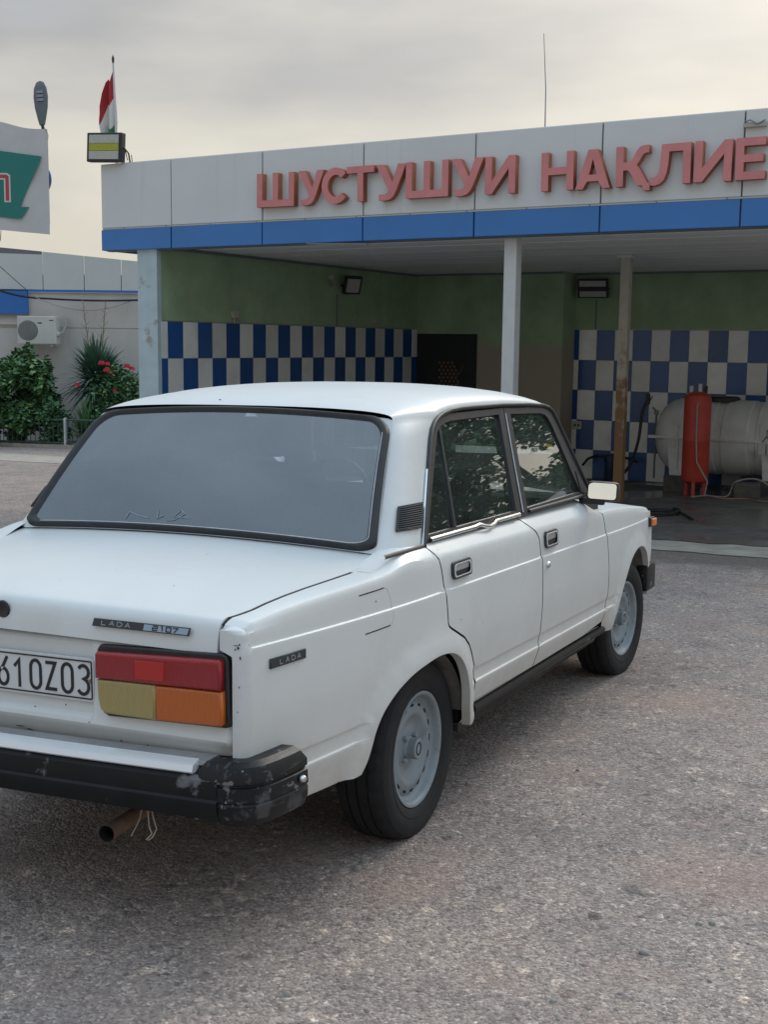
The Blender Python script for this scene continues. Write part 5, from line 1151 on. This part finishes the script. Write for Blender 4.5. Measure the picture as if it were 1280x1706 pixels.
skt = empty('wall_socket', (-4.27, YB2 - .014, .34)); tag(skt, 'white double power socket on the tiles near the dark wall step', 'socket')
MB().cham(0, .14, -.03, 0, 0, .12, .008).build('plate', M['beige_plastic'], skt)
for i in range(2): MB().cham(.025 + .055 * i, .055 + .055 * i, -.034, -.028, .045, .075, .002).build('outlet', M['lamp_black'], skt)

# ------------------------------------------------------------------ neighbouring building beyond the yard (rotated 30.75 degrees)
NBR = R(30.75)
def nb(u, d, z=0.): return Vector((CAM.x + .8594 * u - .5113 * d, CAM.y + .5113 * u + .8594 * d, z))
M['nb_wall'] = mat('beige_painted_wall', (.58, .555, .53), .85, var=(1.2, .08), streak=((3, 3, .6), (.50, .475, .45), .55))
M['nb_panel'] = mat('neighbour_white_panel', (.56, .60, .60), .5, var=(1, .05))
M['nb_blue'] = mat('neighbour_blue', (.012, .15, .52), .4, coat=.2)
nbb = empty('neighbour_building', nb(0, 27.0), NBR); tag(nbb, 'low beige building with white fascia and blue edge beyond the planting bed', 'building')
def npart(name, m, *bx):
    b = MB()
    for q in bx: b.box(*q)
    return b.build(name, m, nbb)
npart('wall', M['nb_wall'], (-16, -1.0, 0, 3.0, -1.2, 1.785), (-16, -1.0, 0, 3.0, 1.81, 2.56), (-16, -1.0, .02, 3.0, 1.78, 1.815))
npart('blue_edge', M['nb_blue'], (-7.73, -1.0, -.06, 0, 2.565, 2.61))
npart('blue_panel', M['nb_blue'], (-9.6, -7.735, -.10, 0, 2.09, 2.585))
npart('canopy_soffit', M['joint'], (-9.6, -7.735, -.095, 0, 2.06, 2.088))
npart('ledge', M['nb_wall'], (-9.6, -7.8, -.05, 0, 1.86, 1.90))
us = [-9.3, -8.35, -7.397, -6.505, -5.703, -4.8, -3.9, -3.0, -2.1, -1.0]
ztop = lambda u: 3.42 - .088 * (u + 7.4)
for a, b_ in zip(us, us[1:]):
    a2, b2 = a + .008, b_ - .008
    v = [(a2, -.05, 2.615), (b2, -.05, 2.615), (b2, -.05, ztop(b2)), (a2, -.05, ztop(a2)), (a2, 0, 2.615), (b2, 0, 2.615), (b2, 0, ztop(b2)), (a2, 0, ztop(a2))]
    mk('fascia_panel', v, [(0, 1, 2, 3), (4, 7, 6, 5), (0, 4, 5, 1), (1, 5, 6, 2), (2, 6, 7, 3), (3, 7, 4, 0)], M['nb_panel'], nbb)
mk('roof_edge', [(-9.3, -.052, 3.40), (-7.41, -.052, 3.36), (-7.41, -.052, 3.425), (-8.3, -.052, 3.50), (-9.3, -.052, 3.52), (-9.3, .0, 3.40), (-7.41, .0, 3.36), (-7.41, .0, 3.425), (-8.3, .0, 3.50), (-9.3, .0, 3.52)], [(0, 1, 2, 3, 4), (5, 9, 8, 7, 6), (0, 5, 6, 1), (1, 6, 7, 2), (2, 7, 8, 3), (3, 8, 9, 4)], M['joint'], nbb)
npart('fascia_backing', M['joint'], (-9.3, -1.0, .002, 1.0, 2.6, 2.95))
# cables on it
def sag(a, b, s, n=14): a, b = Vector(a), Vector(b); return [a.lerp(b, i / n) - Vector((0, 0, s * 4 * (i / n) * (1 - i / n))) for i in range(n + 1)]
tag(MB().tube(sag(nb(-8.4, 26.7, 2.62), nb(-7.3, 26.75, 2.42), .05) + sag(nb(-7.3, 26.75, 2.42), nb(-4.6, 26.8, 2.46), .05), .022, 6).build('facade_cable', M['hose_black'], None, True), 'thick black cable running under the blue edge of the beige building', 'cable')
tag(MB().tube(sag(nb(-7.6, 26.7, 2.50), nb(-5.4, 26.8, 2.42), .28), .009, 5).build('facade_cable', M['pale_hose'], None, True), 'thin pale cable sagging in a loop on the beige wall', 'cable')
tag(MB().tube(sag(nb(-8.35, 26.6, 3.2), nb(-7.72, 26.8, 2.6), .0), .008, 5).build('facade_cable', M['lamp_black'], None, True), 'thin dark wire slanting down across the white fascia panel', 'cable')
# air conditioner
ac = empty('air_conditioner', nb(-7.42, 26.62, 1.74), NBR); tag(ac, 'white air conditioner outdoor unit with round fan grille on the beige wall', 'air conditioner')
MB().cham(-.42, .42, -.16, .16, -.30, .30, .02).build('casing', mat('ac_white', (.60, .60, .57), .5, var=(3, .06)), ac)
MB().lathe([(.0, -.004), (.20, -.004), (.215, .0)], 32, 'Y', Matrix.Translation((-.19, -.16, -.01))).build('fan_opening', mat('ac_dark_fan', (.13, .135, .13), .7), ac)
for k in range(7): MB().tube([(-.19 + (.03 + .027 * k) * cos(2 * pi * i / 24), -.168, -.01 + (.03 + .027 * k) * sin(2 * pi * i / 24)) for i in range(25)], .0035, 4).build('grille_ring', bpy.data.materials['ac_white'], ac)
MB().cham(.16, .415, -.168, -.155, -.285, .285, .006).build('service_cover', bpy.data.materials['ac_white'], ac)
MB().box(.02, .11, -.1635, -.16, .14, .165).build('name_strip', M['lamp_black'], ac); MB().box(.27, .36, -.171, -.168, .20, .222).build('name_strip', M['lamp_black'], ac)
MB().cham(.30, .47, -.15, .02, -.12, -.03, .03).build('valve_cover', bpy.data.materials['ac_white'], ac)
for x_ in (-.3, .3): MB().cham(x_ - .02, x_ + .02, -.14, .38, -.345, -.305, .004).build('bracket', M['nb_panel'], ac)
MB().tube([(.45, -.05, -.08), (.52, .0, -.05), (.55, .1, .1), (.54, .3, .25)], .03, 8).build('pipe', M['pale_hose'], ac, True)
# utility pole at the edge of the view
up = MB().tube([nb(-8.05, 25.6, -.7), nb(-8.02, 25.6, 2.0), nb(-8.03, 25.6, 3.75)], [.05, .045, .035], 8); up.tube([nb(-8.03, 25.6, 3.3), nb(-7.88, 25.6, 3.55), nb(-7.85, 25.6, 3.8)], [.014, .01, .005], 5); up.tube([nb(-8.03, 25.6, 3.45), nb(-8.0, 25.6, 3.65), nb(-7.99, 25.6, 3.8)], [.012, .01, .005], 5)
tag(up.build('thin_bare_tree', mat('dark_bark', (.035, .03, .028), .9)), 'thin dark bare trunk with twigs at the left edge before the beige building', 'tree')

# ------------------------------------------------------------------ banner, lamp and disc at the left
bn = empty('banner', nb(-6.62, 23.0, 4.44), NBR); tag(bn, 'white billboard banner with teal arrow shape and red letter above the low building', 'banner')
mbn = mat('banner_vinyl', (.50, .51, .52), .5, var=(2, .06), bump=(3, .3, .03))
b = MB(); rows = []
for j in range(13):
    v = j / 12; rows.append([Vector((lerp(-1.5, .455 + .02 * v * 0, i / 24), .015 * sin(i * .8 + j * .5), lerp(lerp(-.83, -.985, i / 24), lerp(1.10, .89, i / 24), v) - .03 * sin(pi * i / 24 * 3) * v)) for i in range(25)])
b.grid(rows).build('sheet', mbn, bn, True)
MB().box(-1.5, .44, .05, .09, -.8, .85).build('frame', M['grey_metal'], bn)
RX = lambda y: Matrix.Translation((0, y, 0)) @ Matrix.Rotation(R(90), 4, 'X')
prism('teal_shape', [[(-1.48, .62), (.35, .40), (-.07, -.50), (.10, -.50), (-.06, -.71), (-1.48, -.60)]], .004, mat('banner_teal', (.008, .175, .155), .5), bn, None, RX(-.03))
mw = mat('banner_letter_white', (.55, .55, .55), .5); mrd = mat('banner_letter_red', (.40, .05, .06), .5)
prism('letter', [[(x_ + .17, z_) for x_, z_ in ((-1.0, -.42), (-1.0, .10), (-.46, .10), (-.40, .06), (-.40, -.42), (-.52, -.42), (-.52, -.02), (-.88, -.02), (-.88, -.42))]], .003, mw, bn, None, RX(-.036))
prism('letter_face', [[(x_ + .17, z_) for x_, z_ in ((-.97, -.39), (-.97, .07), (-.47, .07), (-.43, .04), (-.43, -.39), (-.49, -.39), (-.49, .01), (-.91, .01), (-.91, -.39))]], .003, mrd, bn, None, RX(-.0402))
MB().tube([(.40, -.01, .93), (.47, .0, .78), (.46, 0, .70)], .006, 5).build('rope', M['pale_hose'], bn)
for x_ in (-1.2, .30): MB().tube([(x_, .12, -4.9), (x_, .12, .8)], .05, 8).build('support_post', M['grey_metal'], bn) if x_ < 0 else None
sl = empty('street_lamp', nb(-6.30, 23.25, 5.2), NBR); tag(sl, 'grey teardrop LED street lamp head rising behind the billboard', 'street lamp')
hd = MB(); pr = [(.0, .0), (.05, .02), (.075, .12), (.12, .35), (.135, .55), (.12, .72), (.07, .83), (.0, .86)]
hd.lathe(pr, 24, 'Z')
for v in hd.v: v.y *= .35
ho = hd.build('head', mat('lamp_grey_shell', (.10, .115, .13), .5), sl, True); ho.location = (-.02, 0, .22); ho.rotation_euler = (R(-12), R(-5), 0)
for k in range(3): MB().cham(-.06, .06, -.062, -.05, .45 + .075 * k, .50 + .075 * k, .005, Matrix.Translation((-.02, 0, .22)) @ Matrix.Rotation(R(-5), 4, 'Y') @ Matrix.Rotation(R(-12), 4, 'X')).build('led_strip', M['grey_metal'], sl)
MB().tube([(-.02, 0, .25), (.0, .02, .05), (.0, .05, -.2), (0, .06, -1.2)], [.03, .025, .025, .025], 8).build('arm', M['lamp_black'], sl, True)
ds = empty('round_sign', nb(-6.60, 23.5, 4.5), NBR); tag(ds, 'round blue sign mostly hidden behind the edge of the billboard', 'sign')
MB().lathe([(.0, -.02), (.34, -.02), (.36, .0), (.34, .02), (0, .02)], 40, 'Y').build('disc', mat('sign_blue', (.03, .15, .42), .4), ds, True, 30)
MB().cham(-.36, .36, -.035, -.022, -.012, .012, .003).build('cross_bar', M['joint'], ds)
MB().tube([(-.3, .05, -.1), (-.3, -.38, -.1)], .03, 8).build('bracket', M['grey_metal'], ds)

# ------------------------------------------------------------------ railing
FA, FB = Vector((-21.0, 13.95)), Vector((-12.6, 15.08))
fd = (FB - FA).normalized(); FLn = (FB - FA).length
fe = empty('low_railing', (FA.x, FA.y, 0), math.atan2(fd.y, fd.x)); tag(fe, 'low dark green metal railing with white post before the planting bed', 'fence')
def fgz(u): p = FA + fd * u; return gz(p.x, p.y)
M['rail_green'] = mat('railing_dark_paint', (.05, .075, .08), .5, var=(6, .2)); M['rail_white'] = mat('railing_white_post', (.50, .53, .52), .6, var=(5, .2))
for z_, nm in ((.56, 'top_rail'), (.09, 'bottom_rail')): MB().tube([(0, 0, fgz(0) + z_), (FLn, 0, fgz(FLn) + z_)], .017, 6).build(nm, M['rail_green'], fe)
br = None; u = .05
while u < FLn:
    if br is None: o = MB().tube([(0, 0, .09), (0, 0, .56)], .008, 6, False).build('bar', M['rail_green'], fe); br = o.data
    else: o = link('bar', br, fe)
    o.location = (u, 0, fgz(u)); u += .115
pw = (-15.53 - FA.x) / fd.x
for u_, m_ in ((pw, M['rail_white']), (pw - 2.6, M['rail_green']), (pw + 2.2, M['rail_green'])): MB().cham(u_ - .022, u_ + .022, -.03, .03, fgz(u_), fgz(u_) + .60, .004).build('post', m_, fe)
ke = MB().box(0, FLn, -.06, .06, -1.0, 0, None).build('kerb', M['concrete'], fe)
for v in ke.data.vertices:
    if v.co.z > -.5: v.co.z = fgz(v.co.x) + .06
# ------------------------------------------------------------------ plants
M['leaf_dark'] = mat('leaf_dark_green', (.048, .125, .055), .55, var=(3, .45)); M['leaf_mid'] = mat('leaf_mid_green', (.085, .195, .075), .5, var=(4, .45)); M['leaf_light'] = mat('leaf_light_green', (.17, .29, .10), .5, var=(4, .4))
M['leaf_blue'] = mat('yucca_leaf', (.070, .155, .105), .45, var=(5, .3)); M['bark'] = mat('bark', (.10, .08, .06), .9, var=(10, .3)); M['rose'] = mat('rose_red', (.55, .022, .05), .5, var=(20, .25)); M['stalk'] = mat('dry_stalk', (.24, .20, .13), .8)
def leafcloud(rng, n, inside_fn, box, size, clump=0, seeds=None):
    V, F = [], []; k = 0; tries = 0
    while k < n and tries < n * 30:
        tries += 1; p = Vector([rng.uniform(a, b) for a, b in box])
        if not inside_fn(p): continue
        d = Vector((rng.gauss(0, 1), rng.gauss(0, 1), rng.gauss(0, .6) - .15)).normalized(); up_ = Vector((rng.gauss(0, .5), rng.gauss(0, .5), 1)).normalized(); w = d.cross(up_)
        if w.length < .1: continue
        w.normalize(); nn = w.cross(d); L = size * rng.uniform(.7, 1.35); W = L * rng.uniform(.28, .40); b = len(V)
        V += [p, p + d * L * .45 + w * W - nn * L * .06, p + d * L - nn * L * .12, p + d * L * .45 - w * W - nn * L * .06, p + d * L * .45 + nn * L * .03]
        F += [(b, b + 1, b + 4), (b + 1, b + 2, b + 4), (b + 2, b + 3, b + 4), (b + 3, b, b + 4)]; k += 1
    return V, F
def blobs(rng, n, c, rad, r0, r1):
    out = []
    for i in range(n):
        while True:
            q = Vector([rng.uniform(-1, 1) for _ in range(3)])
            if q.length < 1: break
        q = q.normalized() * (q.length ** .5); out.append((Vector((c[0] + q.x * rad[0], c[1] + q.y * rad[1], c[2] + q.z * rad[2])), rng.uniform(r0, r1)))
    return out
def inblobs(bl):
    def f(p):
        for c, r in bl:
            d = (p - c).length
            if d < r * 1.18 and d > r * .45 and (d < r or (hash((round(p.x * 37), round(p.y * 41))) % 5 == 0)): return True
        return False
    return f
def shrub(name, label, base, rad, h, nleaf, size, seed, mats, group=None, cat='shrub', nb_=26, r=(.16, .30)):
    rng = random.Random(seed); e = empty(name, base); tag(e, label, cat, group)
    c = (0, 0, h * .55); bl = blobs(rng, nb_, c, (rad[0] - .15, rad[1] - .12, h * .42), *r)
    for q, (m_, share) in enumerate(mats):
        V, F = leafcloud(rng, int(nleaf * share), inblobs(bl), [(-rad[0] - .2, rad[0] + .2), (-rad[1] - .2, rad[1] + .2), (.02, h * 1.12)], size)
        mk('foliage', V, F, m_, e)
    tm = MB()
    for k in range(9):
        bq = rng.choice(bl)[0]; tm.tube([(rng.uniform(-.1, .1), rng.uniform(-.1, .1), 0), (bq.x * .4, bq.y * .4, bq.z * .5), tuple(bq)], [.03, .02, .008], 5)
    tm.build('stem', M['bark'], e); return e
def at(u, d): p = nb(u, d); p.z = gz(p.x, p.y); return p
shrub('leafy_shrub', 'broad dark green leafy bush behind the railing below the air conditioner', at(-7.62, 25.55), (.95, .7), 1.95, 8200, .12, 3, [(M['leaf_dark'], .42), (M['leaf_mid'], .38), (M['leaf_light'], .20)], nb_=44)
shrub('leafy_shrub', 'bush with pale flowering tips at the far left end of the railing', at(-8.25, 24.95), (.55, .3), .75, 900, .07, 5, [(M['leaf_dark'], .6), (mat('pale_petals', (.5, .52, .52), .6), .4)], nb_=16, r=(.10, .18))
re_ = shrub('rose_bush', 'rose bush with red blooms against the car wash pillar', at(-5.40, 25.2), (.78, .5), 1.55, 5200, .085, 11, [(M['leaf_dark'], .5), (M['leaf_mid'], .36), (M['leaf_light'], .14)], nb_=56, r=(.13, .26))
shrub('low_shrub', 'low dark shrub behind the railing between bush and small yucca', at(-6.72, 25.0), (.45, .32), .85, 1700, .08, 15, [(M['leaf_dark'], .6), (M['leaf_mid'], .4)], nb_=22, r=(.11, .2))
shrub('low_shrub', 'low green shrub behind the railing under the rose blooms', at(-5.55, 24.85), (.5, .3), .72, 1700, .075, 16, [(M['leaf_dark'], .5), (M['leaf_mid'], .4), (M['leaf_light'], .1)], nb_=22, r=(.11, .2))
def rose(u, d, z, r, parent):
    rng = random.Random(int(u * 1000)); V, F = [], []
    p0 = parent.matrix_world.inverted() @ nb(u, d, z) if False else nb(u, d, z) - parent.location
    for k in range(22):
        a = k * 2.4; el = .2 + 1.2 * k / 22; dr = Vector((cos(a) * sin(el), sin(a) * sin(el), cos(el))); c = p0 + dr * r * .6; t = Vector((-sin(a), cos(a), 0)); n2 = dr.cross(t); b = len(V); s = r * .55
        V += [c - t * s - n2 * s * .4, c + t * s - n2 * s * .4, c + t * s * .7 + n2 * s + dr * s * .2, c - t * s * .7 + n2 * s + dr * s * .2]; F += [(b, b + 1, b + 2, b + 3)]
    return mk('bloom', V, F, M['rose'], parent)
for u_, z_, r_ in ((-5.70, 1.06, .085), (-5.58, 1.05, .07), (-5.60, .92, .085), (-5.50, .87, .06), (-5.18, 1.0, .09), (-5.08, .96, .07), (-6.20, .62, .075), (-5.43, .52, .07)): rose(u_, 24.9, z_, r_, re_)
def yucca(name, label, base, zc, n, L, seed, stalks=(), droop=.28, w0=.040, mats=None, emin=-25):
    rng = random.Random(seed); e = empty(name, base); tag(e, label, 'yucca'); h = zc
    MB().tube([(0, 0, -.05), (.03, 0, h * .5), (0, 0, h)], [.09, .08, .07], 8).build('trunk', M['bark'], e)
    V, F = [], []
    for k in range(n):
        az = rng.uniform(0, 2 * pi); el = R(rng.uniform(emin, 85) if rng.random() < .7 else rng.uniform(10, 70)); LL = L * rng.uniform(.75, 1.1); d = Vector((cos(az) * cos(el), sin(az) * cos(el), sin(el))); s = d.cross(Vector((0, 0, 1))); s = s.normalized() if s.length > .05 else Vector((1, 0, 0)); p = Vector((0, 0, h + rng.uniform(-.15, .08))); b = len(V)
        for i in range(5):
            t = i / 4; q = p + d * LL * t - Vector((0, 0, droop * LL * t ** 2.4 * cos(el))); wd = w0 * (1 - t ** 2) * (1 if t > 0 else .7) + .001
            V += [q - s * wd, q + s * wd]
        for i in range(4): F.append((b + 2 * i, b + 2 * i + 1, b + 2 * i + 3, b + 2 * i + 2))
    mk('leaves', V, F, mats or M['leaf_blue'], e)
    for (dx, top) in stalks:
        m = MB(); m.tube([(dx * .3, 0, h), (dx, 0, top)], [.014, .008], 5)
        for k in range(16):
            z_ = lerp(h + (top - h) * .35, top - .03, k / 15); a = k * 2.4; ll = .17 * (1 - k / 20); m.tube([(lerp(dx * .3, dx, (z_ - h) / (top - h)), 0, z_), (lerp(dx * .3, dx, (z_ - h) / (top - h)) + ll * cos(a), ll * sin(a), z_ + ll * .9)], [.006, .004], 4)
        m.build('flower_stalk', M['stalk'], e)
    return e
b0 = at(-5.98, 25.7)
yucca('yucca_plant', 'large spiky yucca with two dry flower stalks against the beige wall', b0, 1.36, 460, .98, 21, ((-.36, 3.0), (.28, 2.98)), emin=-30)
yucca('yucca_plant', 'small low yucca clump between the bush and the roses', at(-6.02, 24.95), .22, 240, .80, 22, (), .3, .022, M['leaf_mid'], emin=15)
# two trees standing right of the yard, out of the picture but mirrored in the side glass
def tree(base, h, cr, seed, label):
    rng = random.Random(seed); e = empty('shade_tree', base); tag(e, label, 'tree', 'trees right of the wash')
    bl = blobs(rng, 40, (0, 0, h * .66), (cr, cr, h * .30), .35, .7); V, F = leafcloud(rng, 9000, inblobs(bl), [(-cr - .6, cr + .6), (-cr - .6, cr + .6), (h * .25, h * 1.1)], .16); mk('crown', V, F, M['leaf_mid'], e)
    t = MB(); t.tube([(0, 0, -.1), (.05, 0, h * .25), (-.05, .1, h * .5), (0, 0, h * .85)], [.15, .12, .09, .03], 9)
    for k in range(8):
        q = bl[k][0]; t.tube([(0, 0, h * (.25 + .04 * k)), tuple(q * .6 + Vector((0, 0, h * .15))), tuple(q)], [.05, .03, .012], 6)
    t.build('trunk', M['bark'], e, True); return e
tree((5.0, 10.6, gz(5.0, 10.6)), 4.8, 2.1, 31, 'leafy shade tree beside the right end of the wash')
tree((7.6, 14.8, gz(7.6, 14.8)), 5.6, 2.5, 32, 'taller shade tree farther behind the right end of the wash')
tree((4.4, 17.6, gz(4.4, 17.6)), 5.4, 2.5, 33, 'shade tree behind the back wall of the wash')
# loose stones on the asphalt
rng = random.Random(5); V, F = [], []
def pebble(x, y, r):
    global V, F
    b = len(V); rz = rng.uniform(0, 6.3); sq = rng.uniform(.6, 1.0); fl_ = rng.uniform(.45, .75); z = gz(x, y)
    for i in range(4):
        el = R(-20 + 36 * i)
        for k in range(7):
            a = 2 * pi * k / 7 + rz; q = r * rng.uniform(.88, 1.08); V.append((x + q * cos(a) * cos(el), y + q * sq * sin(a) * cos(el), z + r * fl_ * (.25 + sin(el))))
    for i in range(3):
        for k in range(7): F.append((b + i * 7 + k, b + i * 7 + (k + 1) % 7, b + (i + 1) * 7 + (k + 1) % 7, b + (i + 1) * 7 + k))
    F.append(tuple(b + 21 + k for k in range(7)))
for x, y, r in ((.715, -.235, .013), (.73, -.29, .016), (.66, -.35, .011), (1.62, -.36, .014), (1.72, -.1, .010), (1.69, -.12, .009), (.98, -1.0, .012), (1.22, -1.25, .013)): pebble(x, y, r)
for k in range(900):
    x, y = rng.uniform(-2.5, 4.5), rng.uniform(-2.2, 6.8)
    pebble(x, y, min(.011, .0035 + abs(rng.gauss(0, .0022))))
po = mk('gravel', V, F, mat('pebble_grey', (.24, .225, .205), .85, var=(2.5, .45)), None, True, 60); tag(po, 'loose small stones scattered over the asphalt', 'gravel', None, 'stuff')
